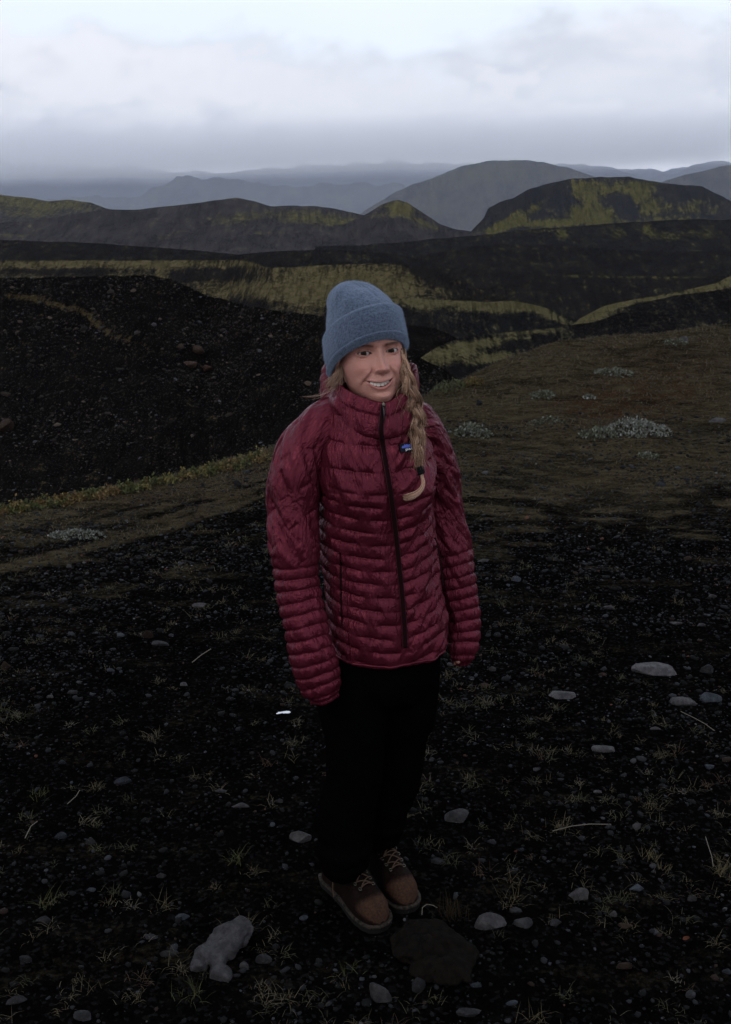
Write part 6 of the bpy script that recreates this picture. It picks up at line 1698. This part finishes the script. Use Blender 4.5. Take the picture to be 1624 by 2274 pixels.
def boot(heel, toe, name='boot'):
    hx = np.array(heel); tx_ = np.array(toe); ax = tx_ - hx; ax /= np.linalg.norm(ax); hx = tx_ - ax * LB; lat_ = np.array([-ax[1], ax[0]])
    gz = float(R0.z)
    def W(x, y, z): 
        x, y, z = np.broadcast_arrays(np.asarray(x, float), np.asarray(y, float), np.asarray(z, float))
        return np.stack([hx[0] + ax[0] * x + lat_[0] * y, hx[1] + ax[1] * x + lat_[1] * y, gz + z], -1)
    xs = np.r_[np.linspace(0.0005, .03, 16)[:-1], np.linspace(.03, .22, 80)[:-1], np.linspace(.22, LB, 46)]
    kx = np.hanning(9); kx /= kx.sum()
    wv_ = np.convolve(np.pad(bw(xs), 4, mode='edge'), kx, 'valid'); hv_ = np.convolve(np.pad(bh(xs), 4, mode='edge'), kx, 'valid')
    a = np.linspace(0, math.pi, 60)[None]
    skew = 0.004 * np.sin(xs / LB * math.pi)[:, None]
    y = wv_[:, None] / 2 * sup(np.cos(a), 0.80) + skew; z = 0.022 + hv_[:, None] * sup(np.sin(a), 0.72)
    crease = 0.0022 * np.exp(-((xs[:, None] - 0.200 - 0.012 * np.cos(a) ** 2) / 0.0035) ** 2)
    seam = 0.0012 * np.exp(-((np.abs(np.cos(a)) - 0.42) / 0.05) ** 2) * sstep(.20, .18, xs)[:, None] * sstep(.09, .11, xs)[:, None]
    z = z - crease - seam + 0.0012 * (fbm(xs[:, None] * 60, y * 60, 4, 4) - .5)
    v = W(xs[:, None] + 0 * a, y, z)
    toec = sstep(.222, .243, xs[:, None] + 0.012 * np.cos(a * 2) + 0.010 * (fbm(xs[:, None] * 50, y * 50, 3, 6) - .5)) * sstep(0.10, 0.35, np.sin(a)) 
    dust = sstep(0.5, 0.7, fbm(xs[:, None] * 40, y * 40 + z * 30, 4, 9)) * 0.25
    tong = np.exp(-(np.cos(a) / 0.36) ** 4) * sstep(.205, .19, xs)[:, None]
    cc = np.ones(v.shape) * np.array([0.0055, 0.0028, 0.0023]); cc = cc + dust[..., None] * np.array([0.007, 0.0045, 0.0035])
    cc = cc * (1 - tong[..., None] * .5)
    cc = cc * (1 - toec[..., None]) + np.array([0.034, 0.018, 0.0125]) * toec[..., None]
    bt = pm(name, v.reshape(-1, 3), grid_faces(len(xs), 60), m_leath, person, {'tint': np.concatenate([cc.reshape(-1, 3), np.ones((cc.size // 3, 1))], 1)})
    # sole and welt
    def outline(off, n=120):
        u = np.linspace(0, 1, n // 2); xx = LB * (0.5 - 0.5 * np.cos(u * math.pi)); ww = np.interp(xx, xs, wv_) / 2 + off
        xe = xx + off * np.where(xx > LB / 2, 1, -1) * np.abs(2 * xx / LB - 1) ** 3
        sk = 0.004 * np.sin(xx / LB * math.pi)
        return np.r_[np.stack([xe, ww + sk], -1), np.stack([xe[::-1], -ww[::-1] + sk[::-1]], -1)]
    def slab(nm, offs_z, mat):
        rows = [outline(o_) for o_, _ in offs_z]; n = len(rows[0]); V = []
        for rw, (_, zz) in zip(rows, offs_z): V.append(W(rw[:, 0], rw[:, 1], zz))
        V = np.concatenate(V); F_ = [tuple(q) for q in grid_faces(len(rows), n, wrap=True)]; base_i = (len(rows) - 1) * n
        me = bpy.data.meshes.new(nm); h_ = n // 2
        F_ += [(base_i + j, base_i + j + 1, base_i + n - 2 - j, base_i + n - 1 - j) for j in range(h_ - 1)]
        F_ += [(j + 1, j, n - 1 - j, n - 2 - j) for j in range(h_ - 1)]
        me.from_pydata((V - R0n).tolist(), [], F_); me.materials.append(mat); o = bpy.data.objects.new(nm, me); COL.objects.link(o); o.parent = bt
    slab('sole', [(0.002, -0.004), (0.005, 0.002), (0.005, 0.0165), (0.003, 0.0175)], m_sole)
    slab('welt', [(0.004, 0.018), (0.0075, 0.0185), (0.0075, 0.0235), (0.003, 0.0245)], m_welt)
    def top(x, y):
        w2 = np.interp(x, xs, wv_) / 2; c_ = np.clip(abs(y - 0.003) / w2, 0, 1) ** (1 / 0.80); return 0.022 + np.interp(x, xs, hv_) * (max(1 - c_ * c_, 0) ** .5) ** 0.72
    # laces criss-cross between two rows of hooks
    rows = [.204, .184, .163, .142, .121, .100]; hal = [.018, .021, .023, .024, .025, .026]
    def lace_line(p, q, lift):
        pts = []
        for t in np.linspace(0, 1, 9):
            x = p[0] + (q[0] - p[0]) * t; y = p[1] + (q[1] - p[1]) * t; pts.append(Vector(W(x, y, top(x, y) + 0.0025 + lift * math.sin(t * math.pi))))
        return pts
    LV, LF, lo = [], [], 0
    for i in range(len(rows)):
        for s in (-1, 1):
            p = (rows[i], s * hal[i] + .003)
            if i + 1 < len(rows):
                q = (rows[i + 1], -s * hal[i + 1] + .003)
                v, f = tube_verts(lace_line(p, q, 0.003 if s > 0 else 0.0045), 0.0021, 6); pm('lace', v, f, m_lace, bt)
        if i in (0, 2):
            v, f = tube_verts(lace_line((rows[i], -hal[i] + .003), (rows[i], hal[i] + .003), 0.004), 0.0021, 6); pm('lace', v, f, m_lace, bt)
        for s in (-1, 1):
            c0 = W(rows[i], s * (hal[i] + .004) + .003, top(rows[i], s * (hal[i] + .004) + .003) + 0.0015)
            a = np.linspace(0, 2 * math.pi, 13)
            v, f = tube_verts([Vector(c0 + np.array([ax[0], ax[1], -.3]) * math.cos(x) * .0045 + np.array([lat_[0], lat_[1], 0]) * math.sin(x) * .0040) for x in a], 0.0011, 6); pm('hook', v, f, m_metal, bt)
    return bt, W, top
b1, Wb1, top1 = boot(FT1[0], FT1[1])
b2, Wb2, top2 = boot(FT2[0], FT2[1])
# loose lace end hanging on the right boot
pts = [Vector(Wb1(.118, -.026, top1(.118, -.026) + .004)), Vector(Wb1(.105, -.040, .085)), Vector(Wb1(.108, -.047, .050)), Vector(Wb1(.120, -.051, .032))]
v, f = tube_verts([Vector(q[:3]) for q in resample([tuple(p) for p in pts], 16)], 0.0021, 6); pm('lace', v, f, m_lace, b1)
